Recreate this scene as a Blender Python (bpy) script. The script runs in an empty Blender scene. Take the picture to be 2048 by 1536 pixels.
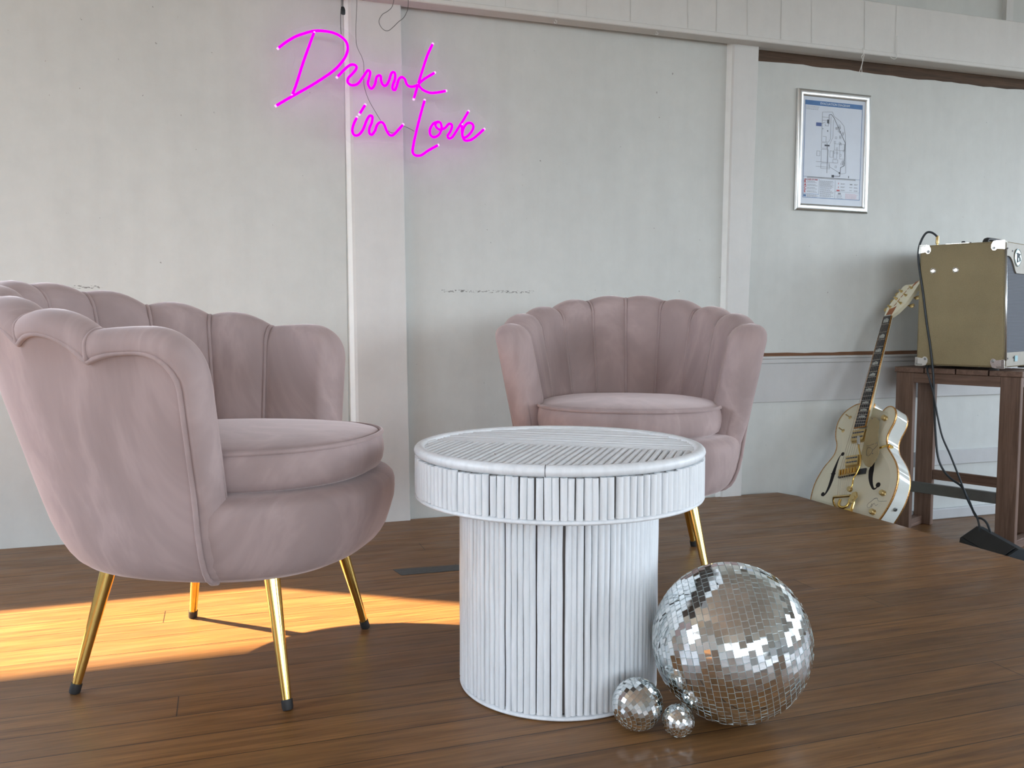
import bpy, math, random
from mathutils import Vector, Matrix
random.seed(7)
PI = math.pi
scn = bpy.context.scene
COL = scn.collection
R = math.radians

# ------------------------------------------------------------------ helpers
def lerp(a, b, t): return a + (b - a) * t
def tab(T, x):
    if x <= T[0][0]: return T[0][1]
    for (a, b), (c, d) in zip(T, T[1:]):
        if x <= c: return b + (d - b) * (x - a) / (c - a)
    return T[-1][1]

class MB:
    def __init__(s): s.v = []; s.f = []; s.m = []
    def add(s, vs, fs, mi=0):
        o = len(s.v); s.v += [tuple(p) for p in vs]
        s.f += [tuple(i + o for i in f) for f in fs]; s.m += [mi] * len(fs)
    def box(s, lo, hi, mi=0, M=None, bev=0.0):
        x0, y0, z0 = lo; x1, y1, z1 = hi
        if bev > 0:
            b = bev; vs = []; idx = {}
            for sx in (0, 1):
                for sy in (0, 1):
                    for sz in (0, 1):
                        X = (x0, x1)[sx]; Y = (y0, y1)[sy]; Z = (z0, z1)[sz]
                        dx = b if sx == 0 else -b; dy = b if sy == 0 else -b; dz = b if sz == 0 else -b
                        for k, p in enumerate(((X, Y + dy, Z + dz), (X + dx, Y, Z + dz), (X + dx, Y + dy, Z))):
                            idx[(sx, sy, sz, k)] = len(vs); vs.append(p)
            fs = []
            def q(*k): fs.append([idx[i] for i in k])
            q((0,0,0,0),(0,0,1,0),(0,1,1,0),(0,1,0,0)); q((1,0,0,0),(1,1,0,0),(1,1,1,0),(1,0,1,0))
            q((0,0,0,1),(1,0,0,1),(1,0,1,1),(0,0,1,1)); q((0,1,0,1),(0,1,1,1),(1,1,1,1),(1,1,0,1))
            q((0,0,0,2),(0,1,0,2),(1,1,0,2),(1,0,0,2)); q((0,0,1,2),(1,0,1,2),(1,1,1,2),(0,1,1,2))
            for a in (0, 1):
                for c in (0, 1):
                    q((0,a,c,1),(0,a,c,2),(1,a,c,2),(1,a,c,1))
                    q((a,0,c,0),(a,0,c,2),(a,1,c,2),(a,1,c,0))
                    q((a,c,0,0),(a,c,0,1),(a,c,1,1),(a,c,1,0))
            for sx in (0, 1):
                for sy in (0, 1):
                    for sz in (0, 1): q((sx,sy,sz,0),(sx,sy,sz,1),(sx,sy,sz,2))
        else:
            vs = [(x0,y0,z0),(x1,y0,z0),(x1,y1,z0),(x0,y1,z0),(x0,y0,z1),(x1,y0,z1),(x1,y1,z1),(x0,y1,z1)]
            fs = [(0,3,2,1),(4,5,6,7),(0,1,5,4),(1,2,6,5),(2,3,7,6),(3,0,4,7)]
        if M is not None: vs = [M @ Vector(p) for p in vs]
        s.add(vs, fs, mi)
    def tube(s, pts, r, n=8, mi=0, closed=False, cap=True, flat=1.0, up=None):
        P = [Vector(p) for p in pts]; N = len(P)
        rr = r if isinstance(r, (list, tuple)) else [r] * N
        prev = None; rings = []
        for i, p in enumerate(P):
            a = P[(i - 1) % N] if (closed or i > 0) else P[i]
            b = P[(i + 1) % N] if (closed or i < N - 1) else P[i]
            t = (b - a)
            t = t.normalized() if t.length > 1e-9 else Vector((0, 0, 1))
            if prev is None:
                u = Vector(up) if up is not None else (Vector((0, 0, 1)) if abs(t.z) < .9 else Vector((1, 0, 0)))
            else: u = prev
            u = (u - t * u.dot(t)).normalized(); w = t.cross(u); prev = u
            rings.append([p + (u * math.cos(2*PI*k/n) * flat + w * math.sin(2*PI*k/n)) * rr[i] for k in range(n)])
        vs = [q for ring in rings for q in ring]; fs = []
        m = N if closed else N - 1
        for i in range(m):
            j = (i + 1) % N
            for k in range(n):
                l = (k + 1) % n; fs.append((i*n+k, i*n+l, j*n+l, j*n+k))
        if cap and not closed:
            fs.append(tuple(range(n))[::-1]); fs.append(tuple((N-1)*n + k for k in range(n)))
        s.add(vs, fs, mi)
    def lathe(s, prof, n=32, mi=0, M=None, cap=True):
        vs = []; fs = []
        for r, z in prof:
            for k in range(n): vs.append(Vector((r*math.cos(2*PI*k/n), r*math.sin(2*PI*k/n), z)))
        for i in range(len(prof) - 1):
            for k in range(n):
                l = (k + 1) % n; fs.append((i*n+k, i*n+l, (i+1)*n+l, (i+1)*n+k))
        if cap:
            fs.append(tuple(range(n))[::-1]); fs.append(tuple((len(prof)-1)*n + k for k in range(n)))
        if M is not None: vs = [M @ p for p in vs]
        s.add(vs, fs, mi)
    def prism(s, poly, h0, h1, mi=0, M=None, mside=None):
        n = len(poly)
        vs = [Vector((x, y, h0)) for x, y in poly] + [Vector((x, y, h1)) for x, y in poly]
        if M is not None: vs = [M @ p for p in vs]
        s.add(vs, [tuple(range(n))[::-1], tuple(range(n, 2*n))], mi)
        s.add(vs, [(i, (i+1) % n, (i+1) % n + n, i + n) for i in range(n)], mi if mside is None else mside)
    def grid(s, rows, mi=0, closed_u=False, closed_v=False):
        n = len(rows[0]); vs = [p for r_ in rows for p in r_]; fs = []
        for i in range(len(rows) - (0 if closed_u else 1)):
            j = (i + 1) % len(rows)
            for k in range(n - (0 if closed_v else 1)):
                l = (k + 1) % n; fs.append((i*n+k, i*n+l, j*n+l, j*n+k))
        s.add(vs, fs, mi)
    def build(s, name, mats, parent=None, smooth=False, angle=None):
        me = bpy.data.meshes.new(name); me.from_pydata(s.v, [], s.f)
        if not isinstance(mats, (list, tuple)): mats = [mats]
        for m in mats: me.materials.append(m)
        me.polygons.foreach_set('material_index', s.m)
        me.validate()
        import bmesh
        bm = bmesh.new(); bm.from_mesh(me)
        bmesh.ops.remove_doubles(bm, verts=bm.verts, dist=1e-6)
        bmesh.ops.recalc_face_normals(bm, faces=bm.faces); bm.to_mesh(me); bm.free()
        if smooth:
            me.polygons.foreach_set('use_smooth', [True] * len(me.polygons))
            if angle: me.set_sharp_from_angle(angle=R(angle))
        me.update()
        o = bpy.data.objects.new(name, me); COL.objects.link(o)
        if parent is not None: o.parent = parent
        return o

def smooth_path(P, n=6, closed=False):
    P = [Vector(p) for p in P]; out = []; N = len(P)
    for i in range(N if closed else N - 1):
        if closed: a, b, c, d = P[i-1], P[i], P[(i+1) % N], P[(i+2) % N]
        else: a, b, c, d = P[max(i-1, 0)], P[i], P[i+1], P[min(i+2, N-1)]
        for k in range(n):
            t = k / n
            out.append(.5*((2*b)+(c-a)*t+(2*a-5*b+4*c-d)*t*t+(3*b-a-3*c+d)*t**3))
    if not closed: out.append(P[-1])
    return out

def thing(name, label, cat, loc=(0, 0, 0), rz=0.0, group=None):
    o = bpy.data.objects.new(name, None); COL.objects.link(o); o.empty_display_size = .1
    o.location = loc; o.rotation_euler = (0, 0, rz)
    tag(o, label, cat, group); return o
def tag(o, label, cat, group=None):
    o['label'] = label; o['category'] = cat
    if group: o['group'] = group
    return o
def struct(mb, name, mats, **k):
    o = mb.build(name, mats, **k); o['kind'] = 'structure'; return o

# ------------------------------------------------------------------ materials
def nodes(name):
    m = bpy.data.materials.new(name); m.use_nodes = True
    nt = m.node_tree; b = nt.nodes['Principled BSDF']
    return m, nt, b
def N(nt, t, **k):
    n = nt.nodes.new(t)
    for a, v in k.items():
        if a in n.inputs: n.inputs[a].default_value = v
        else: setattr(n, a, v)
    return n
def coords(nt, scale=(1, 1, 1), rot=(0, 0, 0), out='Object'):
    tc = N(nt, 'ShaderNodeTexCoord'); mp = N(nt, 'ShaderNodeMapping')
    mp.inputs['Scale'].default_value = scale; mp.inputs['Rotation'].default_value = rot
    nt.links.new(tc.outputs[out], mp.inputs['Vector']); return mp.outputs['Vector']
def noise(nt, vec, scale, detail=4, rough=.55, dist=0.0):
    n = N(nt, 'ShaderNodeTexNoise'); n.inputs['Scale'].default_value = scale
    n.inputs['Detail'].default_value = detail; n.inputs['Roughness'].default_value = rough
    n.inputs['Distortion'].default_value = dist
    nt.links.new(vec, n.inputs['Vector']); return n.outputs['Fac']
def ramp(nt, fac, stops):
    r = N(nt, 'ShaderNodeValToRGB'); e = r.color_ramp.elements
    while len(e) < len(stops): e.new(.5)
    for i, (p, c) in enumerate(stops):
        e[i].position = p; e[i].color = (c[0], c[1], c[2], 1) if isinstance(c, (tuple, list)) else (c, c, c, 1)
    nt.links.new(fac, r.inputs['Fac']); return r.outputs['Color']
def mix(nt, fac, a, b, mode='MIX'):
    m = N(nt, 'ShaderNodeMix', data_type='RGBA', blend_type=mode)
    for sock, v in ((m.inputs[0], fac), (m.inputs[6], a), (m.inputs[7], b)):
        if isinstance(v, (int, float)): sock.default_value = v
        elif isinstance(v, (tuple, list)): sock.default_value = (v[0], v[1], v[2], 1)
        else: nt.links.new(v, sock)
    return m.outputs[2]
def math_(nt, op, a, b=0.0, clamp=False):
    m = N(nt, 'ShaderNodeMath', operation=op, use_clamp=clamp)
    for s_, v in ((m.inputs[0], a), (m.inputs[1], b)):
        if isinstance(v, (int, float)): s_.default_value = v
        else: nt.links.new(v, s_)
    return m.outputs[0]
def bump(nt, b, h, strength=.2, dist=.002):
    n = N(nt, 'ShaderNodeBump'); n.inputs['Strength'].default_value = strength
    n.inputs['Distance'].default_value = dist
    nt.links.new(h, n.inputs['Height']); nt.links.new(n.outputs['Normal'], b.inputs['Normal'])
def simple(name, col, rough=.5, metal=0.0, var=.12, scale=20, **k):
    m, nt, b = nodes(name)
    f = noise(nt, coords(nt), scale)
    c = ramp(nt, f, [(.3, tuple(x*(1-var) for x in col)), (.7, tuple(min(1, x*(1+var)) for x in col))])
    nt.links.new(c, b.inputs['Base Color'])
    b.inputs['Roughness'].default_value = rough; b.inputs['Metallic'].default_value = metal
    for a, v in k.items(): b.inputs[a.replace('_', ' ')].default_value = v
    return m

def wall_mat(name, base, stain=.10, scuffs=True):
    m, nt, b = nodes(name)
    v = coords(nt)
    big = noise(nt, v, 1.3, 5, .6, .4); fine = noise(nt, v, 14, 6, .65)
    drip = noise(nt, coords(nt, (5, 5, .5)), 2.0, 5, .6)
    c = ramp(nt, big, [(.25, tuple(x*(1-stain) for x in base)), (.75, tuple(x*(1+stain*.5) for x in base))])
    c2 = ramp(nt, drip, [(.35, .965), (.6, 1.0)])
    c = mix(nt, 1.0, c, c2, 'MULTIPLY')
    c3 = ramp(nt, fine, [(.3, .95), (.65, 1.0)])
    c = mix(nt, 1.0, c, c3, 'MULTIPLY')
    if scuffs:
        spk = noise(nt, v, 55, 2, .5); spk = ramp(nt, spk, [(.775, 0.0), (.80, 1.0)])
        c = mix(nt, math_(nt, 'MULTIPLY', spk, .6), c, (.12, .11, .10))
        tc = N(nt, 'ShaderNodeTexCoord'); sp = N(nt, 'ShaderNodeSeparateXYZ')
        nt.links.new(tc.outputs['Object'], sp.inputs[0])
        band = math_(nt, 'LESS_THAN', math_(nt, 'ABSOLUTE', math_(nt, 'SUBTRACT', sp.outputs['Z'], .873)), .005)
        seg = noise(nt, coords(nt, (1, 1, 1)), 2.6, 1, .5); seg = math_(nt, 'GREATER_THAN', seg, .60)
        br = noise(nt, coords(nt, (60, 60, 200)), 1.0, 3, .7); br = math_(nt, 'GREATER_THAN', br, .55)
        k = math_(nt, 'MULTIPLY', math_(nt, 'MULTIPLY', band, seg), math_(nt, 'MULTIPLY', br, .75))
        c = mix(nt, k, c, (.06, .055, .05))
    nt.links.new(c, b.inputs['Base Color'])
    b.inputs['Roughness'].default_value = .55; b.inputs['Specular IOR Level'].default_value = .35
    h = noise(nt, coords(nt, (1, 1, .4)), 30, 5, .6); bump(nt, b, h, .25, .002)
    return m

def floor_mat(name, dull=0.0, bw=.19, y0=2.042):
    m, nt, b = nodes(name)
    tc = N(nt, 'ShaderNodeTexCoord'); sp = N(nt, 'ShaderNodeSeparateXYZ')
    nt.links.new(tc.outputs['Object'], sp.inputs[0])
    mp = N(nt, 'ShaderNodeMapping'); mp.inputs['Location'].default_value = (0.38, -y0 + 20*bw, 0)
    nt.links.new(tc.outputs['Object'], mp.inputs['Vector'])
    s2 = N(nt, 'ShaderNodeSeparateXYZ'); nt.links.new(mp.outputs[0], s2.inputs[0])
    row = math_(nt, 'FLOOR', math_(nt, 'DIVIDE', s2.outputs['Y'], bw / 2))
    wn = N(nt, 'ShaderNodeTexWhiteNoise', noise_dimensions='1D'); nt.links.new(row, wn.inputs['W'])
    cb = N(nt, 'ShaderNodeCombineXYZ'); nt.links.new(math_(nt, 'ADD', s2.outputs['X'], math_(nt, 'MULTIPLY', wn.outputs['Value'], 2.3)), cb.inputs['X'])
    nt.links.new(s2.outputs['Y'], cb.inputs['Y'])
    br = N(nt, 'ShaderNodeTexBrick'); nt.links.new(cb.outputs[0], br.inputs['Vector'])
    br.inputs['Scale'].default_value = 1.0; br.inputs['Brick Width'].default_value = 2.3
    br.inputs['Row Height'].default_value = bw / 2; br.inputs['Mortar Size'].default_value = .0013
    br.inputs['Mortar Smooth'].default_value = .3; br.offset = 0.0; br.offset_frequency = 2
    br.inputs['Color1'].default_value = (0, 0, 0, 1); br.inputs['Color2'].default_value = (1, 1, 1, 1)
    br.inputs['Mortar'].default_value = (.5, .5, .5, 1)
    grain = noise(nt, coords(nt, (1.6, 28, 28)), 2.2, 8, .62, .5)
    fine = noise(nt, coords(nt, (6, 160, 160)), 1.4, 5, .6)
    blot = noise(nt, coords(nt, (1, 1.6, 1)), 2.0, 6, .65, .3)
    c = ramp(nt, grain, [(.28, (.125, .054, .018)), (.5, (.215, .101, .032)), (.74, (.32, .155, .052))])
    tone = ramp(nt, br.outputs['Color'], [(0.0, .78), (1.0, 1.18)])
    c = mix(nt, 1.0, c, tone, 'MULTIPLY')
    ft = ramp(nt, fine, [(.3, .72), (.6, 1.05)]); c = mix(nt, 1.0, c, ft, 'MULTIPLY')
    bl = ramp(nt, blot, [(.38, .0), (.66, 1.0)])
    c = mix(nt, math_(nt, 'MULTIPLY', bl, .35 + dull), c, (.150, .092, .050))
    # small dark dents and scratches
    sc = noise(nt, coords(nt, (9, 32, 1), (0, 0, .6)), 2.4, 2, .5); sc = ramp(nt, sc, [(.765, 0.0), (.79, 1.0)])
    c = mix(nt, math_(nt, 'MULTIPLY', sc, .8), c, (.02, .012, .008))
    mort = br.outputs['Fac']
    c = mix(nt, math_(nt, 'MULTIPLY', mort, .85), c, (.012, .008, .006))
    nt.links.new(c, b.inputs['Base Color'])
    rr = ramp(nt, noise(nt, coords(nt, (1, 3, 1)), 5, 6, .65), [(.3, .30), (.7, .50)])
    nt.links.new(rr, b.inputs['Roughness'])
    b.inputs['Specular IOR Level'].default_value = .36
    h = math_(nt, 'SUBTRACT', math_(nt, 'MULTIPLY', grain, .25), mort)
    bump(nt, b, h, .35, .0012)
    return m

def velvet(name, col):
    m, nt, b = nodes(name)
    v = coords(nt, (1, 1, .55), (.3, .2, .1))
    nap = noise(nt, v, 3.2, 5, .6, .7); fine = noise(nt, coords(nt), 240, 2, .5)
    lo = tuple(x*.88 for x in col); hi = tuple(min(1, x*1.12 + .01) for x in col)
    c = ramp(nt, nap, [(.34, lo), (.46, col), (.52, hi), (.58, col), (.68, lo)])
    nt.links.new(c, b.inputs['Base Color'])
    b.inputs['Roughness'].default_value = .85; b.inputs['Specular IOR Level'].default_value = .12
    b.inputs['Sheen Weight'].default_value = .5; b.inputs['Sheen Roughness'].default_value = .38
    b.inputs['Sheen Tint'].default_value = (1, .86, .84, 1)
    h = math_(nt, 'ADD', math_(nt, 'MULTIPLY', nap, .6), math_(nt, 'MULTIPLY', fine, .12))
    bump(nt, b, h, .22, .003)
    return m

def wood_mat(name, a, b_, sc=(30, 30, 1.2), rough=.55):
    m, nt, b = nodes(name)
    g = noise(nt, coords(nt, sc), 2.0, 7, .6, .4)
    c = ramp(nt, g, [(.3, a), (.7, b_)])
    f = noise(nt, coords(nt, tuple(x*4 for x in sc)), 2.0, 4, .6)
    c = mix(nt, 1.0, c, ramp(nt, f, [(.3, .75), (.6, 1.05)]), 'MULTIPLY')
    nt.links.new(c, b.inputs['Base Color']); b.inputs['Roughness'].default_value = rough
    bump(nt, b, g, .25, .001); return m

M_wall = wall_mat('wall_paint', (.615, .635, .608), .06)
M_wall_low = wall_mat('lower_wall_paint', (.56, .565, .56), .08, False)
M_trim = wall_mat('trim_paint', (.68, .68, .66), .06, False)
M_beam = wall_mat('beam_paint', (.70, .70, .675), .06, False)
M_joint = simple('joint_filler', (.53, .53, .50), .7)
M_bare = wood_mat('bare_wood', (.10, .045, .022), (.22, .10, .045), (1.5, 30, 30), .8)
M_floor = floor_mat('stage_boards')
M_floor2 = floor_mat('lower_boards', .2, .2, .0)
M_vel = velvet('pink_velvet', (.385, .297, .287))
M_gold = simple('polished_gold', (.83, .57, .17), .13, 1.0, .05)
M_gold2 = simple('aged_gold', (.62, .47, .22), .28, 1.0, .15)
M_rub = simple('black_rubber', (.018, .018, .018), .55)
M_black = simple('black_plastic', (.012, .014, .018), .45)
M_chrome = simple('nickel', (.78, .77, .72), .18, 1.0, .06)
M_steel = simple('dark_steel', (.30, .31, .30), .35, 1.0, .1)

def rattan(sc=(1, 1, .18), rot=(0, 0, 0)):
    m, nt, b = nodes('whitewashed_rattan')
    v = coords(nt, sc, rot); g = noise(nt, v, 60, 6, .65)
    c = ramp(nt, g, [(.30, (.74, .77, .79)), (.55, (.83, .86, .88)), (.8, (.86, .885, .90))])
    chip = noise(nt, coords(nt, (1, 1, 1)), 45, 3, .6); chip = ramp(nt, chip, [(.745, 0.0), (.765, 1.0)])
    c = mix(nt, math_(nt, 'MULTIPLY', chip, .75), c, (.20, .12, .07))
    nt.links.new(c, b.inputs['Base Color']); b.inputs['Roughness'].default_value = .42
    bump(nt, b, g, .3, .001); return m
M_rat = rattan(); M_rat_x = rattan((.12, 1, 1), (0, 0, R(35))); M_rat_y = rattan((1, .12, 1), (0, 0, R(35)))
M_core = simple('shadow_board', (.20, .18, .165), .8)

def mirror(name):
    m, nt, b = nodes(name)
    g = N(nt, 'ShaderNodeNewGeometry')
    c = ramp(nt, g.outputs['Random Per Island'], [(0, (.80, .84, .85)), (1, (.93, .94, .93))])
    nt.links.new(c, b.inputs['Base Color'])
    b.inputs['Metallic'].default_value = 1; b.inputs['Roughness'].default_value = .03
    return m
M_mir = mirror('mirror_glass')
M_edge = simple('cut_glass_edge', (.62, .70, .70), .3, .3, .1)
M_grout = simple('ball_filler', (.62, .68, .68), .4, .3, .2, 80)

def emis(name, col, st):
    m, nt, b = nodes(name); b.inputs['Base Color'].default_value = (0, 0, 0, 1); b.inputs['Roughness'].default_value = 1; b.inputs['Specular IOR Level'].default_value = 0
    b.inputs['Emission Color'].default_value = (*col, 1); b.inputs['Emission Strength'].default_value = st
    return m
M_neon = emis('magenta_neon', (1.0, 0.0, 1.0), .85)
M_tip = emis('neon_end', (1.0, .55, 1.0), .8)
def acrylic():
    m = bpy.data.materials.new('clear_acrylic'); m.use_nodes = True; nt = m.node_tree
    b = nt.nodes['Principled BSDF']; out = nt.nodes['Material Output']
    b.inputs['Base Color'].default_value = (.9, .95, .95, 1); b.inputs['Roughness'].default_value = .08
    t = N(nt, 'ShaderNodeBsdfTransparent'); mx = N(nt, 'ShaderNodeMixShader'); mx.inputs[0].default_value = .035
    nt.links.new(t.outputs[0], mx.inputs[1]); nt.links.new(b.outputs[0], mx.inputs[2])
    nt.links.new(mx.outputs[0], out.inputs['Surface']); return m
M_acr = acrylic()

# ------------------------------------------------------------------ room
ZL = -.19            # lower floor beside the stage
ZC = 3.0             # ceiling
XL, XR, YB = -3.6, 6.6, -6.0
def prism_obj(poly, z0, z1, name, mat):
    b = MB(); b.prism(poly, z0, z1); return struct(b, name, mat)
stage = [(XL, YB), (2.62, YB), (2.405, 2.0), (2.362, 3.17), (2.325, 3.262), (XL, 3.262)]
prism_obj(stage, ZL - .1, 0.0, 'floor', M_floor)
prism_obj([(2.0, YB), (XR, YB), (XR, 3.42), (2.0, 3.42)], ZL - .2, ZL, 'floor.001', M_floor2)
b = MB(); b.box((XL, YB, ZC), (XR, 3.6, ZC + .1)); struct(b, 'ceiling', simple('ceiling_paint', (.62, .61, .58), .7))
# stage edge nosing is part of the boards; thin front board below it
b = MB(); b.prism([(2.405, 2.0), (2.425, 2.0), (2.383, 3.17), (2.362, 3.17)], ZL, -.012); struct(b, 'trim_1', M_floor2)

# back wall: left bay (with the window just out of frame), middle bay, right bay
WL, WM, WR = 3.265, 3.285, 3.295
wx0, wx1, wz0, wz1 = -3.2, -1.0, 1.10, 2.07
b = MB()
b.box((XL, WL, -.1), (.445, WL + .16, wz0)); b.box((XL, WL, wz1), (.445, WL + .16, ZC))
b.box((XL, WL, wz0), (wx0, WL + .16, wz1)); b.box((wx1, WL, wz0), (.445, WL + .16, wz1))
b.box((.445, WM, -.1), (2.05, WM + .14, ZC))
b.box((2.05, WR, -.3), (XR, WR + .13, ZC))
struct(b, 'wall_back', M_wall)
b = MB()
for lo, hi in (((wx0, WL+.10, wz0), (wx0+.03, WL+.15, wz1)), ((wx1-.03, WL+.10, wz0), (wx1, WL+.15, wz1)),
               ((wx0, WL+.10, wz0), (wx1, WL+.15, wz0+.03)), ((wx0, WL+.10, wz1-.015), (wx1, WL+.15, wz1))): b.box(lo, hi)
struct(b, 'window_1', M_trim)

# column (leans very slightly, as old posts do) and narrower post
M_lit_edge = simple('window_lit_edge', (.86, .88, .86), .3, 0, .03)  # chamfer faces coloured whiter to stand in for light from the left window
def post(x0t, x1t, x0b, x1b, yf, ybk, name, mat, zt=1.98, cham=.05):
    b = MB()
    for (zz0, zz1) in ((-.02, zt),):
        vs = []
        for z, xa, xb in ((zz0, x0b, x1b), (zz1, x0t, x1t)):
            vs += [(xa - cham, ybk, z), (xa - cham*.12, yf + .006, z), (xa + .004, yf, z), (xb - .003, yf, z), (xb, yf + .003, z), (xb, ybk, z)]
        n = 6
        b.add(vs, [tuple(range(n))[::-1], tuple(range(n, 2*n))] + [(i, (i+1) % n, (i+1) % n + n, i + n) for i in range(n)])
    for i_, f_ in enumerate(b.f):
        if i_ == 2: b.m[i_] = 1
    return struct(b, name, [mat, M_lit_edge])
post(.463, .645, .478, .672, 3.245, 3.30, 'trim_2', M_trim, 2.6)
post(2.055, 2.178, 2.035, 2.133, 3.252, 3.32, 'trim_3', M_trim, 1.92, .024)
# beam across the bays
b = MB()
bx = [-.9, .2, .82, 1.037, 1.248, 1.365, 1.553, 1.807, 1.937, 2.083, 2.244, 2.397, 2.668, 2.832, 6.5]
b.box((.70, 3.20, 1.925), (6.5, 3.285, 2.135), bev=.003)
b.box((XL + .5, 3.20, 1.925), (.70, 3.262, 2.135), bev=.003)
b.box((XL + .5, 3.192, 1.908), (6.5, 3.262, 1.9265), bev=.003)
b.box((2.19, 3.262, 1.908), (6.5, 3.288, 1.9265))
for x in bx[1:-1]:
    sl = random.uniform(-.006, .006)
    b.add([(x, 3.1985, 1.93), (x+.0020, 3.1985, 1.93), (x+.0020+sl, 3.1985, 2.13), (x+sl, 3.1985, 2.13)], [(0, 1, 2, 3)], 1)
struct(b, 'trim_5', [M_beam, M_joint])
b = MB(); b.box((3.53, 3.27, 2.13), (3.57, 3.296, ZC)); struct(b, 'trim_6', M_trim)

# bare timber strips where the cover moulding has gone (ragged painted edge)
def ragged(x0, x1, z0, z1, y, side, name, amp=.006):
    b = MB(); vs = []; n = 90; rn = random.Random(3 if side > 0 else 5); w = 0
    for i in range(n + 1):
        x = lerp(x0, x1, i/n); w = w*.8 + rn.uniform(-1, 1)*amp*.5
        a, c = (z0 + w, z1) if side < 0 else (z0, z1 + w)
        vs += [(x, y, a), (x, y, c), (x, y + .01, a), (x, y + .01, c)]
    fs = []
    for i in range(n):
        o = 4*i; p = o + 4
        fs += [(o, p, p+1, o+1), (o, o+2, p+2, p), (o+1, p+1, p+3, o+3)]
    b.add(vs, fs); return struct(b, name, M_bare)
M_bare_shaded = wood_mat('shaded_bare_wood', (.055, .034, .022), (.12, .072, .044), (1.5, 30, 30), .85)  # darker copy of the bare wood: shade under the beam put into the colour
ragged(2.19, 6.5, 1.862, 1.93, WR - .0025, -1, 'trim_7').data.materials[0] = M_bare_shaded
ragged(2.19, 6.5, .603, .618, WR - .0025, 1, 'trim_8', .004)
b = MB()
b.box((2.14, 3.268, .592), (6.5, WR, .603), bev=.002)
b.box((2.14, 3.276, .572), (6.5, WR, .592), bev=.002)
b.box((2.14, 3.283, .400), (6.5, WR, .572), bev=.002)
struct(b, 'trim_9', M_wall_low)
b = MB(); b.box((2.95, 3.284, .07), (6.5, WR, .140), bev=.002); struct(b, 'trim_10', M_wall_low)
b = MB(); b.box((2.36, 3.272, ZL), (6.5, WR, ZL + .05), bev=.004); struct(b, 'baseboard_back', M_wall_low)

# unseen rest of the room: side and rear walls with the window openings that let the daylight in
def wall_holes(axis, pos, a0, a1, z0, z1, holes, name, th=.15):
    b = MB(); xs = sorted({a0, a1, *[h[0] for h in holes], *[h[1] for h in holes]})
    for u0, u1 in zip(xs, xs[1:]):
        cut = [(h[2], h[3]) for h in holes if h[0] <= u0 and h[1] >= u1]
        zz = z0
        segs = []
        for c0, c1 in sorted(cut): segs.append((zz, c0)); zz = c1
        segs.append((zz, z1))
        for s0, s1 in segs:
            if s1 - s0 < 1e-4: continue
            if axis == 'x': b.box((pos, u0, s0), (pos + th, u1, s1))
            else: b.box((u0, pos, s0), (u1, pos + th, s1))
    return struct(b, name, M_wall_low)
H_right = [(-5.0, -3.2, .7, 2.5), (-2.8, -1.0, .7, 2.5), (-.6, 1.2, .7, 2.5), (1.5, 2.9, .7, 2.5)]
H_rear = [(-2.8, -1.2, .7, 2.5), (-.8, .8, .7, 2.5), (1.2, 2.8, .7, 2.5), (3.2, 4.8, .7, 2.5)]
H_left = [(-5.2, -3.6, .9, 2.4), (.3, 2.6, .8, 2.4)]
wall_holes('x', XR, YB, 3.42, ZL - .1, ZC, H_right, 'wall_right')
wall_holes('y', YB - .15, XL - .15, XR + .15, ZL - .1, ZC, H_rear, 'wall_rear')
wall_holes('x', XL - .15, YB, 3.42, ZL - .1, ZC, H_left, 'wall_left')
k = 2
for axis, pos, H in (('x', XR + .05, H_right), ('y', YB - .1, H_rear), ('x', XL - .1, H_left)):
    for u0, u1, z0, z1 in H:
        b = MB(); t = .045
        um = (u0 + u1)/2; zm = z0 + .62*(z1 - z0)
        bars = [(u0, u0+t, z0, z1), (u1-t, u1, z0, z1), (u0, u1, z0, z0+t), (u0, u1, z1-t, z1), (um-t/2, um+t/2, z0, z1), (u0, u1, zm-t/2, zm+t/2)]
        for a0, a1, c0, c1 in bars:
            if axis == 'x': b.box((pos, a0, c0), (pos+.05, a1, c1))
            else: b.box((a0, pos, c0), (a1, pos+.05, c1))
        struct(b, 'window_%d' % k, M_trim); k += 1

# ------------------------------------------------------------------ shell armchair
TW = [(.257, .265), (.265, .292), (.278, .306), (.305, .320), (.36, .332), (.45, .344), (.60, .374), (.75, .404), (.86, .415)]
TB = [(.257, .275), (.265, .303), (.278, .324), (.305, .345), (.36, .377), (.45, .413), (.52, .437), (.60, .465), (.75, .508), (.86, .528)]
TF = [(.257, .275), (.265, .303), (.278, .320), (.305, .336), (.36, .352), (.44, .357), (.86, .357)]
LW = [.155, .155, .157, .162, .213]; STOT = sum(LW); SQ = STOT - .152
_E = []; _s = 0; _p = None
for i in range(201):
    ph = PI/2*i/200; p = (-.47*math.cos(ph), .37*math.sin(ph))
    if _p: _s += math.hypot(p[0]-_p[0], p[1]-_p[1])
    _p = p; _E.append((_s, ph))
_L = _E[-1][0]; _E = [(s*SQ/_L, ph) for s, ph in _E]
SEAMS = [0]
for w in LW: SEAMS.append(SEAMS[-1] + w)
PEAK = [.850, .834, .808, .782, .752]
NOTCH = [.843, .830, .801, .777, .748, .748]
def plan(s, side, z):
    W = tab(TW, z)
    if s <= SQ:
        ph = tab(_E, s); return Vector((-tab(TB, z)*math.cos(ph), side*W*math.sin(ph), z))
    f = s - SQ; F = tab(TF, z)
    return Vector((f, side*W*(1-(f/F)**2.6)**(1/2.6), z))
def inward(s, side, z):
    e = .004
    if s < e: return Vector((1, 0, 0))
    t = plan(s+e, side, z) - plan(s-e, side, z); t.z = 0; t.normalize()
    n = Vector((-t.y, t.x, 0))
    c = plan(s, side, z); c.z = 0
    if n.dot(Vector((.05, 0, 0)) - c) < 0: n = -n
    return n
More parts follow.
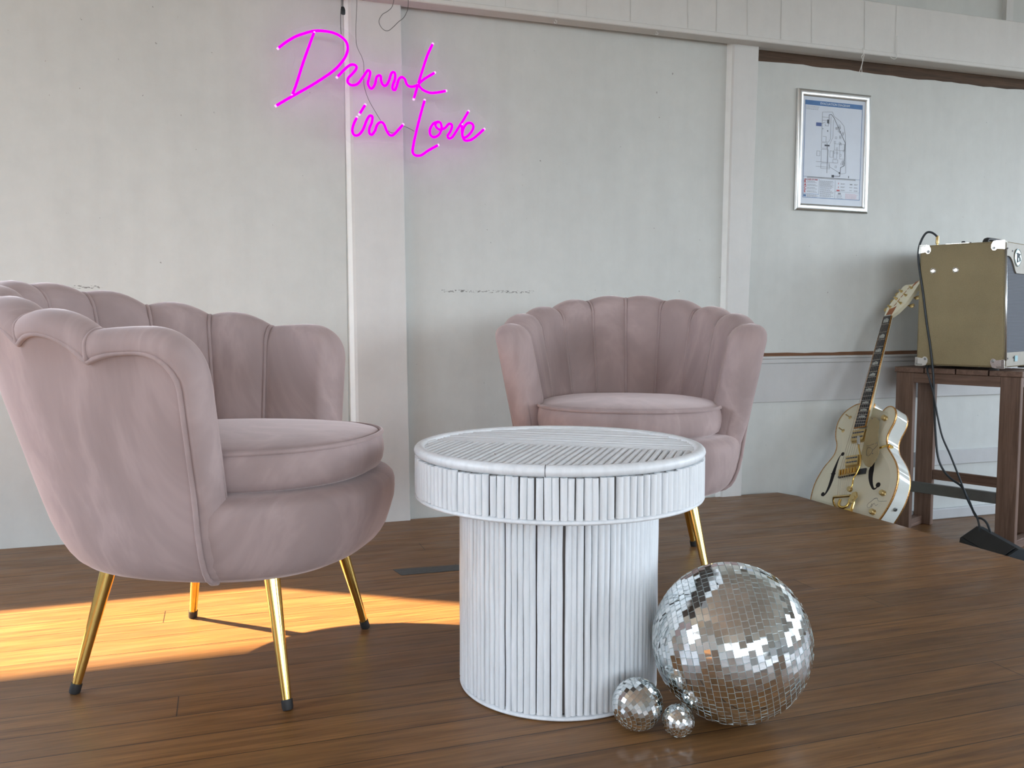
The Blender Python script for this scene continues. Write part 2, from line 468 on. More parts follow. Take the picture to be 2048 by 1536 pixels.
def lobe(s):
    s = min(max(s, 0), STOT)
    for i in range(5):
        if s <= SEAMS[i+1] + 1e-9: return i, (s - SEAMS[i]) / LW[i]
    return 4, 1.0
RC = .10; TH = .085
def ztop(s):
    i, u = lobe(s)
    if i == 4 and u > .5: base = PEAK[4]
    else:
        a, c = NOTCH[i], NOTCH[i+1]; ln = lerp(a, c, u); pk = PEAK[i] - lerp(a, c, .5)
        base = ln + pk * math.sin(PI*min(u, 1))**.9
        if i == 4 and u <= .5: base = NOTCH[4] + (PEAK[4]-NOTCH[4]) * math.sin(PI*u)**.9
    x = STOT - s
    if x < RC: base -= RC*(1 - math.sqrt(max(0, 1-(1-x/RC)**2)))
    return base
def zwelt(s):
    i, u = lobe(s)
    d = .046 + .016*(abs(2*u-1)**3 if not (i == 4 and u > .5) else 0)
    x = STOT - s; z = ztop(s)
    if x < RC: z = PEAK[4]
    if x < .115:
        zb = PEAK[4] - .046 - .07
        return zb + .07*math.sqrt(max(0, 1 - ((.115 - x)/.07)**2)) if x > .045 else zb
    return z - d
HZ = .040
def prof(s, side):
    """closed cross-section: outer foot, outer face, top roll, inner face"""
    i, u = lobe(s); x = STOT - s
    rf = math.sqrt(max(0.0, 1-(1-min(1, x/.045))**2)); rf = max(rf, .02)
    Te = TH*rf; mid = TH/2
    crease = 0.0 if (i == 4 and u > .5) else 1 - math.sin(PI*min(max(u, 0), 1))**.45
    if s < 1e-6: crease = 1
    zt = ztop(s) - .003*crease; hz = HZ; zc = zt - hz; zw = min(zwelt(s), zc - .004)
    dout = mid - Te/2; din = mid + Te/2
    out = []
    P = lambda d, z: plan(s, side, z) + inward(s, side, z)*d
    for z, d in ((.2572, .07), (.2572, .03), (.2575, .0)): out.append(P(max(d, dout), z))
    zz = [.261, .266, .275, .29, .315, .35, .40, .45, .50, .55, .60, .64, .67]
    zs = [z for z in zz if z < zw - .035]
    while len(zs) < len(zz): zs.append(lerp(zs[-1], zw - .02, .5))
    bul = .011*(1-.45*crease)*rf; fr_ = min(1, max(0, (.047 - x)/.012))
    for z in zs: out.append(P(dout - bul*fr_*min(1, max(0, (z - .40)/.06)), z))
    for k in range(1, 6):
        z = lerp(zw - .004, zc, k/5) if zc > zw else zc
        t = k/5
        out.append(P(dout - bul*max(fr_, min(1, t*1.6)), z))
    for k in range(1, 12):
        a = PI*k/12
        d = mid - math.cos(a)*Te/2 - (bul*(.5+.5*math.cos(a))) + (.010*(1-crease*1.9))*rf*(.5-.5*math.cos(a))
        out.append(P(d, zc + math.sin(a)*hz))
    puff = (.012 - .017*crease)*rf
    for k in range(0, 10):
        z = lerp(zc, .40, k/9); fade = 1 if z > .5 else .6
        out.append(P(din + puff*fade, z))
    out.append(P(din, .39)); out.append(P(max(dout, .07*rf), .30))
    return out
def stations():
    S = []
    for i in range(5):
        n = 11 if i < 4 else 15
        for k in range(n):
            u = k/n
            if i < 4: u = .5 - .5*math.cos(PI*u) if True else u
            S.append(SEAMS[i] + LW[i]*u)
    S = [s for s in S if s < STOT - .06]
    for x in (.055, .048, .041, .034, .028, .022, .017, .012, .008, .005, .0025, .001, .0002): S.append(STOT - x)
    return S
ST = stations()
def surf_in(s, side, z, off=0.0):
    return plan(s, side, z) + inward(s, side, z)*(TH - .008 + off)

def build_chair(name, label, loc, rz):
    t = thing(name, label, 'armchair', loc, rz, None)
    # shell
    b = MB()
    rows = [prof(s, -1) for s in reversed(ST)] + [prof(s, 1) for s in ST[1:]]
    b.grid(rows, closed_v=True)
    n = len(rows[0]); tot = len(rows)
    b.f.append(tuple(range(n))); b.m.append(0); b.f.append(tuple((tot-1)*n+k for k in range(n))[::-1]); b.m.append(0)
    shell = b.build('shell_backrest', M_vel, t, smooth=True)
    # piping
    def pipe(mb, pts, r=.0052, closed=False): mb.tube(smooth_path(pts, 3, closed), r, 8, closed=closed)
    for side in (-1, 1):
        for i in range(0, 5):
            if i == 0 and side == 1: continue
            s = SEAMS[i]; b = MB()
            zt = ztop(s) - .006; zc = zt - HZ; pts = []
            for z in [lerp(.47, zc, k/7) for k in range(8)]:
                pts.append(plan(s, side, z) + inward(s, side, z)*(TH - .001))
            for k in range(1, 8):
                a = PI - PI*k/8
                zz = zc + math.sin(a)*(HZ + .003)
                pts.append(plan(s, side, zz) + inward(s, side, zz)*(TH/2 - math.cos(a)*(TH/2 - (-.006 if a < PI/2 else .001))))
            pts.append(plan(s, side, zwelt(s) + .002) + inward(s, side, zwelt(s))*(-.006))
            pipe(b, pts, .0048); b.build('piping', M_vel, shell, smooth=True)
    b = MB(); pts = []
    def welt_side(side):
        P = lambda s, z, d=-.0055: plan(s, side, z) + inward(s, side, z)*d
        L = []
        for z in (.258, .264, .275, .29, .32, .36, .40, .45, .50, .55, .60, .63): L.append(P(STOT - .045, z))
        zc_ = PEAK[4] - .046 - .07
        for k in range(0, 7):
            a = PI/2*k/6; L.append(P(STOT - .115 + .07*math.cos(a), max(zc_ + .07*math.sin(a), .632)))
        s = STOT - .13
        while s > .001: L.append(P(s, zwelt(s))); s -= .0115
        return L
    A = welt_side(1); Bw = welt_side(-1)
    pts = A + [plan(0, 1, zwelt(0)) + Vector((-.0035, 0, 0))] + Bw[::-1]
    b.tube(pts, .0053, 8); b.build('piping', M_vel, shell, smooth=True)
    # seat base
    b = MB(); rows = []
    prof_b = [(.2569, 0.0, .265), (.2569, .75, .265), (.2569, .955, .263), (.258, .995, .26), (.2625, 1, .2625), (.268, 1, .268), (.275, 1, .275), (.285, 1, .285), (.30, 1, .30), (.33, 1, .33), (.36, 1, .36),
              (.382, 1, .382), (.398, .997, .395), (.410, .985, .405), (.419, .96, .41), (.425, .925, .42), (.428, .88, .42), (.428, .5, .42), (.428, 0.0, .42)]
    for z, sc, zr in prof_b:
        ring = []
        for k in range(96):
            a = 2*PI*k/96; ca, sa = math.cos(a), math.sin(a)
            W = tab(TW, zr) - .0035; F = tab(TF, zr) if ca > 0 else tab(TB, zr) - .006
            e = 2/2.6 if ca > 0 else 1.0
            x = F*math.copysign(abs(ca)**e, ca); y = W*math.copysign(abs(sa)**e, sa)
            ring.append(Vector((x*sc, y*sc, z)))
        rows.append(ring)
    b.grid(rows, closed_v=True)
    b.build('seat_base', M_vel, t, smooth=True)
    # cushion
    def cring(sc, z, n=96, cut=0.0):
        out = []
        for k in range(n):
            a = 2*PI*k/n; ca, sa = math.cos(a), math.sin(a); e = 2/2.35
            F = .338 if ca > 0 else .33
            W = .283
            out.append(Vector((F*math.copysign(abs(ca)**e, ca)*sc, W*math.copysign(abs(sa)**e, sa)*sc, z + .006*ca*sc)))
        return out
    b = MB()
    b.grid([cring(s_, z) for s_, z in ((0, .424), (.8, .424), (.93, .426), (.975, .434), (.995, .448), (1.003, .464), (1.002, .480), (.992, .494), (.976, .504), (.962, .5085), (.90, .514), (.75, .521), (.5, .5265), (.25, .529), (0, .529))], closed_v=True)
    c = b.build('seat_cushion', M_vel, t, smooth=True)
    b = MB(); b.tube(cring(.988, .5055, 72), .0052, 8, closed=True); b.build('piping', M_vel, c, smooth=True)
    # legs
    for sx in (-1, 1):
        for sy in (-1, 1):
            top = Vector((sx*.176, sy*.176, .268)); ft = Vector((sx*.232, sy*.232, .0)); d = (top - ft)
            b = MB(); p0 = ft + d*(.017/.268)
            b.tube([p0, p0 + d*.4, top], [.0092, .0120, .0165], 24)
            l = b.build('leg', M_gold, t, smooth=True, angle=50)
            b = MB(); b.tube([ft + Vector((0, 0, .0005)), ft + d*.02, ft + d*(.020/.268)], [.0098, .0112, .0112], 20)
            b.build('rubber_foot', M_rub, l, smooth=True, angle=50)
    return t
fw1, fw2 = R(-27.9), R(-114.7)
build_chair('shell_armchair', 'pink velvet scallop-back armchair at left, turned side-on, gold legs in the sun patch', (.012, 2.031, 0), fw1)
build_chair('shell_armchair', 'pink velvet scallop-back armchair against the wall, facing us behind the white table', (1.195, 2.454, 0), fw2)

# ------------------------------------------------------------------ rattan drum table
TX, TY, TR_, TZ = .666, 1.693, .3015, .507
t = thing('coffee_table', 'round white rattan coffee table with ribbed drum base beside the mirror balls', 'table', (TX, TY, 0))
b = MB()
b.lathe([(.0, .4), (.285, .4), (.287, .405), (.287, .486), (.0, .486)], 64); b.build('top_core', M_core, t)
b = MB()   # skirt rods
n = 128; rn = random.Random(11)
for k in range(n):
    a = 2*PI*(k + rn.uniform(-.12, .12))/n; r = .0070*rn.uniform(.9, 1.07); rad = TR_ - r - .0015
    zb = .4095 + rn.uniform(-.001, .001); zt = .486 - rn.uniform(0, .0025)
    a2 = a + rn.uniform(-.0025, .0025)
    b.tube([(rad*math.cos(a), rad*math.sin(a), zb), (rad*math.cos((a+a2)/2), rad*math.sin((a+a2)/2), (zb+zt)/2), (rad*math.cos(a2), rad*math.sin(a2), zt)], [r, r*rn.uniform(.96, 1.04), r*rn.uniform(.94, 1.04)], 10)
b.build('skirt_rods', M_rat, t, smooth=True, angle=60)
def ring(mb, rad, z, rx, rz, n=128, m=14, gaps=()):
    rows = []
    for k in range(n):
        a = 2*PI*k/n; s_ = .93 if any(abs((a - g + PI) % (2*PI) - PI) < .012 for g in gaps) else 1
        rows.append([Vector(((rad+rx*math.cos(2*PI*j/m)*s_)*math.cos(a), (rad+rx*math.cos(2*PI*j/m)*s_)*math.sin(a), z+rz*math.sin(2*PI*j/m)*s_)) for j in range(m)])
    mb.grid(rows, closed_u=True, closed_v=True)
b = MB(); ring(b, TR_ - .0125, TZ - .0105, .0122, .0108); rim = b.build('rim', M_rat, t, smooth=True)
b = MB()
for ga in (R(-116),):
    ca, sa = math.cos(ga), math.sin(ga)
    M = Matrix.Translation(((TR_-.0125)*ca, (TR_-.0125)*sa, TZ-.0105)) @ Matrix.Rotation(ga, 4, 'Z')
    b.add([M @ Vector((.0126*math.cos(q)*1.0, dy, .0112*math.sin(q))) for dy in (-.0006, .0006) for q in [2*PI*j/14 for j in range(14)]],
          [tuple((j, (j+1) % 14, (j+1) % 14 + 14, j + 14)) for j in range(14)])
b.build('rim_joint', M_black, rim)
b = MB(); ring(b, TR_ - .0135, .4045, .0125, .0055); b.build('lower_rim', M_rat, t, smooth=True)
# top rods: one half across the seam, the other half along it
sa = R(-35); e1 = Vector((math.cos(sa), math.sin(sa), 0)); e2 = Vector((-e1.y, e1.x, 0)); RI = .282
b = MB(); k = -RI + .006
while k < RI:
    h = math.sqrt(max(0, RI*RI - k*k)); r = .0065*rn.uniform(.93, 1.04)
    if h > .01:
        a_ = e1*k - e2*h; c_ = e1*k - e2*.002; j = rn.uniform(-.0012, .0012)
        b.tube([a_ + Vector((0, 0, TZ-.0105)), (a_+c_)/2 + Vector((0, 0, TZ-.010)), c_ + e1*j + Vector((0, 0, TZ-.0105))], r, 10)
    k += .0139
b.build('top_rods', M_rat_y, t, smooth=True, angle=60)
b = MB(); k = .0045
while k < RI:
    h = math.sqrt(max(0, RI*RI - k*k)); r = .0063*rn.uniform(.93, 1.04)
    zj = TZ - .0105 + rn.uniform(-.0016, .0006)
    if h > .01: b.tube([e2*k - e1*h + Vector((0, 0, zj)), e2*k + Vector((0, 0, zj + rn.uniform(-.0005, .0005))), e2*k + e1*h + Vector((0, 0, zj))], r, 12)
    k += .0142
b.build('top_rods', M_rat_x, t, smooth=True, angle=60)
# drum
RB = .209
b = MB(); b.lathe([(0, .012), (RB-.014, .012), (RB-.014, .402), (0, .402)], 64); b.build('drum_core', M_core, t)
b = MB(); n = 98
for k in range(n):
    a = 2*PI*(k + rn.uniform(-.13, .13))/n; r = .0065*rn.uniform(.9, 1.06); rad = RB - r - .0008
    z0 = .010 + rn.uniform(0, .003); P = []
    for q in range(6):
        aa = a + rn.uniform(-.0035, .0035); rr = rad + rn.uniform(-.0007, .0007)
        P.append((rr*math.cos(aa), rr*math.sin(aa), lerp(z0, .402, q/5)))
    b.tube(P, [r*rn.uniform(.94, 1.05) for _ in range(6)], 10)
b.build('drum_rods', M_rat, t, smooth=True, angle=60)
b = MB(); ring(b, RB - .011, .0052, .0105, .0050); b.build('base_ring', M_rat, t, smooth=True)

# ------------------------------------------------------------------ mirror balls
def mirror_ball(name, label, c, r, tile, axis, seed, wob=.012, ring_=None):
    t = thing(name, label, 'mirror ball', (c[0], c[1], 0))
    rn = random.Random(seed); ax = Vector(axis).normalized()
    u = ax.orthogonal().normalized(); w = ax.cross(u)
    b = MB(); b.lathe([((r-.0018)*math.sin(PI*i/40), r - (r-.0018)*math.cos(PI*i/40)) for i in range(41)], 64, cap=False)
    b.build('ball_core', M_grout, t, smooth=True)
    b = MB(); nr = int(round(PI*r/tile)); th_ = tile*.13
    for i in range(nr):
        la = PI*(i+.5)/nr; cr = r*math.sin(la)
        m = max(3, int(2*PI*cr/tile)); ph = rn.random()*2*PI
        tw = min(tile, 2*PI*cr/m)
        for k in range(m):
            a = ph + 2*PI*k/m
            n = ax*math.cos(la) + (u*math.cos(a) + w*math.sin(a))*math.sin(la)
            t1 = (-u*math.sin(a) + w*math.cos(a)); t2 = n.cross(t1)
            n2 = (n + t1*rn.gauss(0, wob) + t2*rn.gauss(0, wob)).normalized()
            t1 = (t1 - n2*t1.dot(n2)).normalized(); t2 = n2.cross(t1)
            h1, h2 = tw*.465, tile*.46; p = n*(r - .0006) + Vector((0, 0, r))
            f = [p + t1*h1*a_ + t2*h2*b_ for a_, b_ in ((-1, -1), (1, -1), (1, 1), (-1, 1))]
            g = [q - n*th_ for q in f]
            b.add(f + g, [(0, 1, 2, 3)], 0); b.add(f + g, [(0, 4, 5, 1), (1, 5, 6, 2), (2, 6, 7, 3), (3, 7, 4, 0)], 1)
    b.build('mirror_tiles', [M_mir, M_edge], t)
    return t
cth, sth = math.cos(R(18.4)), math.sin(R(18.4))
def camdir(r, u, f):   # right / up / towards the scene, turned by the viewing yaw, as plain world axes
    return (r*cth + f*sth, -r*sth + f*cth, u)
mirror_ball('mirror_ball', 'largest mirror ball on the stage boards, right of the white table', (.912, 1.415), .15, .0126, camdir(.95, .22, -.12), 21, .034)
mirror_ball('mirror_ball', 'medium orange-sized mirror ball touching the foot of the white table', (.722, 1.430), .048, .0088, camdir(.72, .32, .5), 5, .02)
mirror_ball('mirror_ball', 'smallest mirror ball, between the other two in front', (.781, 1.381), .0295, .0062, camdir(.05, .1, -1), 8, .03)

# ------------------------------------------------------------------ neon sign
NY = 3.185
def neon(pts, n=5): return smooth_path([(x, NY, z) for x, z in pts], n)
S = dict(
D1=[(.2119,1.6956),(.2327,1.714),(.266,1.7378),(.2993,1.7535),(.3327,1.7652),(.3663,1.7685),(.3999,1.7657),(.4252,1.7557),(.4442,1.7387),(.449,1.716),(.4414,1.6901),(.4239,1.6632),(.398,1.6357),(.3553,1.6027),(.3129,1.5733),(.2583,1.5385),(.2291,1.5196),(.2013,1.5009)],
D2=[(.3326,1.7589),(.3152,1.7116),(.2934,1.6515),(.2715,1.5832),(.2563,1.5425)],
R1=[(.4117,1.6159),(.4364,1.6433),(.4581,1.6613),(.4753,1.6615),(.4786,1.6512),(.4663,1.6333),(.4497,1.6149),(.4478,1.6),(.4614,1.5914),(.4831,1.5987),(.5051,1.6281),(.5184,1.6471),(.527,1.6428),(.5246,1.6255),(.5187,1.6038),(.5242,1.5893),(.5329,1.5857),(.544,1.6016),(.5508,1.6278),(.564,1.6332),(.566,1.6162),(.5725,1.6018),(.5835,1.6006),(.5947,1.6186),(.6038,1.6451),(.6149,1.6483),(.6169,1.6291),(.6078,1.6026),(.6077,1.5897),(.6165,1.5882),(.6233,1.6038),(.6302,1.6259),(.6414,1.6346),(.6525,1.6278),(.6591,1.6111),(.6724,1.6036),(.695,1.6097),(.7222,1.6337),(.761,1.6596)],
K1=[(.7549,1.7602),(.7365,1.7217),(.718,1.668),(.6995,1.6101),(.6847,1.5621)],
K2=[(.7017,1.6125),(.7174,1.5964),(.7446,1.5877),(.772,1.5908),(.8028,1.5989)],
I1=[(.5073,1.5253),(.4984,1.5105),(.4882,1.494)],
IN=[(.4772,1.4791),(.4661,1.4549),(.4615,1.4332),(.4678,1.4187),(.483,1.4197),(.4984,1.4378),(.5119,1.4709),(.523,1.4888),(.533,1.4874),(.5315,1.468),(.5225,1.4459),(.5223,1.4287),(.531,1.4241),(.5421,1.4386),(.5511,1.4607),(.5644,1.4703),(.5754,1.4624),(.584,1.4414),(.5949,1.427),(.6082,1.4279),(.6262,1.4464),(.643,1.4657)],
L=[(.7239,1.5577),(.7076,1.502),(.6913,1.4398),(.6805,1.3911),(.6794,1.3692),(.6907,1.3597),(.7111,1.3623),(.7386,1.3815),(.7722,1.4011)],
OV=[(.7759,1.485),(.7575,1.4793),(.7437,1.4564),(.7458,1.4368),(.7595,1.4298),(.7779,1.4411),(.7873,1.4638),(.7828,1.4833),(.769,1.4845),(.7644,1.471),(.778,1.4587),(.7988,1.4645),(.8151,1.4811),(.8266,1.4775),(.8219,1.4573),(.8102,1.4388),(.8148,1.4294),(.8287,1.4356),(.8498,1.468),(.871,1.5005),(.8889,1.5306)],
E=[(.8639,1.48),(.8661,1.4425),(.8777,1.4365),(.899,1.4557),(.9084,1.4764),(.9014,1.4893),(.885,1.4881),(.8709,1.4694),(.8661,1.4447),(.873,1.4273),(.8894,1.4262),(.9107,1.4364),(.9486,1.4702)])
ACR = [(.2117,1.6682),(.1918,1.6889),(.2045,1.7189),(.2544,1.7588),(.3169,1.7858),(.3756,1.796),(.4348,1.7875),(.473,1.7577),(.4981,1.7009),(.5501,1.6802),(.6251,1.6827),(.7056,1.6813),(.7289,1.7656),(.7563,1.7878),(.7835,1.7709),(.7693,1.6956),(.7966,1.6631),(.8333,1.6136),(.8238,1.5776),(.7639,1.5642),(.7958,1.5227),(.8608,1.5363),(.889,1.5605),(.9219,1.5363),(.9788,1.4912),(.9739,1.4549),(.9072,1.4014),(.8228,1.3963),(.7856,1.3675),(.7165,1.3326),(.6622,1.3428),(.6513,1.3859),(.5911,1.3996),(.5074,1.3965),(.4595,1.3892),(.4339,1.4153),(.4351,1.4963),(.4228,1.5378),(.3805,1.5598),(.3341,1.5582),(.2707,1.5135),(.2081,1.4747),(.1798,1.4942),(.1927,1.5283),(.2342,1.5565),(.2697,1.6963)]
t = thing('neon_sign', 'magenta neon script sign reading Drunk in Love, hung in front of the wall', 'neon sign', (.58, NY, 1.36))
off = Matrix.Translation((-.58, -NY, -1.36))
ncam = MB()
for nm, keys in (('letter_tube', ('D1', 'D2')), ('letter_tube', ('R1',)), ('letter_tube', ('K1', 'K2')), ('letter_tube', ('I1',)), ('letter_tube', ('IN',)), ('letter_tube', ('L',)), ('letter_tube', ('OV',)), ('letter_tube', ('E',))):
    b = MB()
    for kk in keys:
        P = [off @ p for p in neon(S[kk])]
        b.tube(P, .0050, 10)
        for e, f in ((P[0], P[1]), (P[-1], P[-2])):
            d = (e - f).normalized(); b.tube([e - d*.0005, e + d*.0055], .0044, 10, mi=1)
    b.build(nm, [M_neon, M_tip], t, smooth=True)
b = MB()
outl = [off @ p for p in smooth_path([(x, NY + .010, z) for x, z in ACR], 4, True)]
b.prism([(p.x, p.z) for p in outl], 0, .003, M=Matrix.Translation((0, .010, 0)) @ Matrix.Rotation(PI/2, 4, 'X'))
b.build('acrylic_backing', M_acr, t)
M_wire = simple('thin_wire', (.10, .10, .09), .6)
b = MB(); b.tube([off @ p for p in smooth_path([(.4843, 3.19, 1.95), (.4843, 3.19, 1.8953), (.4824, 3.19, 1.8517), (.4797, 3.19, 1.8012), (.4798, 3.19, 1.7425), (.4872, 3.19, 1.7163), (.499, 3.19, 1.6938), (.5055, 3.19, 1.6657), (.5054, 3.19, 1.6001), (.5199, 3.19, 1.5503), (.5456, 3.19, 1.5054), (.5671, 3.19, 1.4726), (.5888, 3.19, 1.444), (.6109, 3.19, 1.4369), (.6423, 3.19, 1.4628), (.687, 3.19, 1.4471)], 4)], .0009, 6)
b.build('feed_wire', M_wire, t, smooth=True)
# cord with inline switch, and a slack loop of cord
t = thing('switch_cord', 'black cord with small inline switch hanging above the capital D', 'cord', (.43, 3.18, 1.76))
o2 = Matrix.Translation((-.43, -3.18, -1.76))
b = MB(); b.tube([o2 @ p for p in smooth_path([(.4335, 3.175, 1.98), (.4336, 3.18, 1.8896), (.4331, 3.18, 1.8597), (.4333, 3.18, 1.853)], 4)], .0014, 6)
b.tube([o2 @ p for p in smooth_path([(.4285, 3.175, 1.98), (.4285, 3.18, 1.889), (.4276, 3.18, 1.8541), (.4252, 3.18, 1.8289), (.4248, 3.18, 1.7955), (.426, 3.18, 1.7623)], 4)], .0010, 6)
b.build('cord', M_black, t, smooth=True)
b = MB(); b.tube([o2 @ Vector(p) for p in ((.4333, 3.18, 1.857), (.4333, 3.18, 1.852), (.4335, 3.18, 1.846), (.4338, 3.18, 1.834), (.4338, 3.18, 1.830))], [.004, .0068, .0082, .0082, .0065], 12, flat=.6, up=(0, 1, 0))
b.build('switch', M_black, t, smooth=True, angle=50)
b = MB(); b.tube(smooth_path([(.6144, 3.18, 1.96), (.6144, 3.18, 1.9066), (.6071, 3.18, 1.8754), (.5912, 3.18, 1.8584), (.5718, 3.18, 1.8445), (.5602, 3.18, 1.823), (.5644, 3.18, 1.8049), (.5782, 3.18, 1.7919), (.594, 3.18, 1.7918), (.6117, 3.18, 1.8064), (.6295, 3.18, 1.8252), (.6473, 3.18, 1.8407), (.6581, 3.18, 1.8588), (.6654, 3.18, 1.8835), (.6665, 3.18, 1.96)], 5), .0011, 6)
tag(b.build('slack_cord', M_wire, smooth=True), 'thin dark cord drooping in a loop at the top of the column', 'cord')

# hooks and string under the beam
for i, (x, lab) in enumerate(((1.243, 'white screw hook under the beam nearer the neon sign'), (1.674, 'white screw hook under the beam nearer the right post'))):
    b = MB(); P = [(x, 3.21, 1.910), (x, 3.21, 1.905)] + [(x + .006*math.sin(a), 3.21, 1.899 + .006*math.cos(a)) for a in [R(q) for q in range(0, 300, 25)]]
    b.tube(P, .0014, 8); tag(b.build('screw_hook', M_trim, smooth=True), lab, 'hook')
b = MB(); M_str = simple('white_string', (.75, .75, .72), .8)
b.tube(smooth_path([(2.652, 3.188, 1.93), (2.655, 3.187, 1.905), (2.645, 3.187, 1.893), (2.652, 3.187, 1.880), (2.647, 3.187, 1.855), (2.640, 3.187, 1.835), (2.637, 3.187, 1.822), (2.644, 3.187, 1.816), (2.650, 3.187, 1.825), (2.648, 3.187, 1.85), (2.655, 3.187, 1.88), (2.660, 3.187, 1.905)], 5), .0013, 6)
tag(b.build('knotted_string', M_str, smooth=True), 'short knotted white string dangling from the beam above the evacuation diagram', 'string')
b = MB(); b.tube(smooth_path([(2.835, 3.193, 2.0), (2.834, 3.190, 1.95), (2.832, 3.186, 1.91), (2.822, 3.187, 1.899), (2.806, 3.187, 1.900), (2.796, 3.187, 1.908)], 5), .0013, 6)
tag(b.build('loose_string', M_str, smooth=True), 'curled loose white thread on the beam, right of the knotted string', 'string')

# ------------------------------------------------------------------ evacuation diagram
t = thing('framed_notice', 'silver framed evacuation diagram on the wall above the guitar', 'framed notice', (2.592, WR, 1.503), 0)
fwid, fhei = .388, .523
t.rotation_euler = (0, R(.3), 0)
M_alu = simple('brushed_aluminium', (.74, .76, .75), .3, 1.0, .04)
def X2(x, z, y): return (x, y, z)
bw = .030
b = MB()
hw, hh = fwid/2, fhei/2
prf = [(0, -.001), (0, -.008), (.003, -.0115), (.009, -.0145), (.015, -.0155), (.021, -.0145), (.027, -.0115), (bw, -.008), (bw, -.003)]
cor = [(-hw, -hh, 1, 1), (hw, -hh, -1, 1), (hw, hh, -1, -1), (-hw, hh, 1, -1)]
rows = [[Vector((cx + sx*d, y, cz + sz*d)) for d, y in prf] for cx, cz, sx, sz in cor]
b.grid(rows, closed_u=True); b.build('frame', M_alu, t, smooth=True, angle=35)
M_paper = simple('paper', (.60, .66, .74), .35, 0, .02); M_blue = simple('print_blue', (.045, .15, .36), .4)
M_grey = simple('print_grey', (.24, .26, .29), .5); M_red = simple('print_red', (.50, .06, .07), .5)
M_dk = simple('print_dark', (.07, .08, .10), .5); M_pw = simple('print_white', (.55, .64, .75), .5); M_navy = simple('print_navy', (.06, .10, .28), .5)
M_lg = simple('print_light_grey', (.40, .43, .47), .5); M_pk = simple('print_pink', (.60, .42, .47), .5)
b = MB(); b.box((-hw+.02, -.0065, -hh+.02), (hw-.02, -.003, hh-.02)); sheet = b.build('printed_sheet', M_paper, t)
pw, ph = fwid - 2*bw, fhei - 2*bw
# u,v are fractions of the sheet, measured from its top left corner
def PX(u, v): return (-pw/2 + u*pw, ph/2 - v*ph)
def rect(mb, u0, v0, u1, v1, y=-.0070, mi=0):
    x0, z0 = PX(u0, v1); x1, z1 = PX(u1, v0); mb.box((x0, y, z0), (x1, y + .0006, z1), mi)
def line(mb, pts, w=.0007, y=-.0070, mi=0):
    for (a0, a1), (c0, c1) in zip(pts, pts[1:]):
        p = Vector((*PX(a0, a1),)); q = Vector((*PX(c0, c1),)); d = q - p
        if d.length < 1e-6: continue
        d.normalize(); nn = Vector((-d.y, d.x))*w
        p -= d*w*.5; q += d*w*.5
        pts4 = [p+nn, q+nn, q-nn, p-nn]
        mb.add([(v.x, y, v.y) for v in pts4] + [(v.x, y + .0005, v.y) for v in pts4], [(0, 1, 2, 3), (0, 4, 5, 1), (1, 5, 6, 2), (2, 6, 7, 3), (3, 7, 4, 0)], mi)
b = MB(); rect(b, .035, .035, .955, .078)
line(b, [(.035, .035), (.035, .94), (.955, .94), (.955, .035)], .0010)
line(b, [(.035, .745), (.955, .745)], .0006); line(b, [(.035, .92), (.955, .955)], .0000001)
line(b, [(.035, .905), (.29, .905)], .0006); rect(b, .045, .912, .085, .932)
b.build('blue_header', M_blue, sheet)
b = MB(); rect(b, .215, .235, .30, .268); b.build('label_box', M_navy, sheet)
b = MB()
rnp = random.Random(4)
# storey outline and rooms
W1 = [(.31, .135), (.47, .125), (.50, .165), (.60, .205), (.665, .25), (.69, .33), (.70, .46), (.71, .60), (.715, .69), (.64, .70), (.56, .675), (.45, .64), (.43, .62)]
line(b, W1, .0007); line(b, [(.31, .135), (.31, .40), (.31, .41), (.38, .41), (.38, .36), (.33, .36)], .0007)
line(b, [(.31, .18), (.41, .18)]); line(b, [(.31, .21), (.41, .21), (.41, .26), (.36, .26), (.36, .24)])
line(b, [(.45, .17), (.45, .38), (.42, .41), (.36, .41)]); line(b, [(.49, .20), (.49, .36), (.44, .43)])
for u0, v0, u1, v1 in ((.31, .42, .40, .47), (.31, .48, .42, .60), (.24, .50, .29, .545), (.52, .42, .60, .48), (.60, .42, .68, .48), (.61, .48, .69, .56), (.45, .49, .50, .55), (.51, .48, .56, .56), (.50, .57, .58, .60), (.31, .61, .45, .66)):
    line(b, [(u0, v0), (u1, v0), (u1, v1), (u0, v1), (u0, v0)], .0006)
for q in range(26):
    u = rnp.uniform(.50, .68); v = rnp.uniform(.22, .66); s_ = .010
    if u > .46 + (v-.12)*.5 + .1: u = .58
    line(b, [(u, v), (u+.022, v), (u+.022, v+.018), (u, v+.018), (u, v)], .0005)
line(b, [(.23, .60), (.55, .60)]); line(b, [(.23, .645), (.45, .645)])
b.build('plan_lines', M_grey, sheet)
b = MB()
line(b, [(.42, .24), (.42, .155), (.455, .15), (.50, .18), (.665, .375), (.69, .40), (.69, .62), (.63, .64), (.62, .725), (.50, .725)], .0011)
line(b, [(.30, .245), (.36, .225)], .0006); line(b, [(.40, .42), (.41, .50), (.41, .70)], .0008)
rect(b, .487, .715, .525, .738); rect(b, .39, .20, .415, .235); rect(b, .36, .435, .44, .45); rect(b, .395, .30, .41, .312); rect(b, .32, .285, .33, .292)
rect(b, .60, .685, .625, .70); rect(b, .76, .715, .77, .735)
b.build('escape_route', M_dk, sheet)
b = MB(); rect(b, .095, .742, .88, .758); b.build('grey_bar', M_lg, sheet)
b = MB()
line(b, [(.29, .765), (.29, .90)], .0004); line(b, [(.55, .765), (.55, .935)], .0004); line(b, [(.55, .87), (.955, .87)], .0004)
b.build('divider_lines', M_grey, sheet); b = MB()
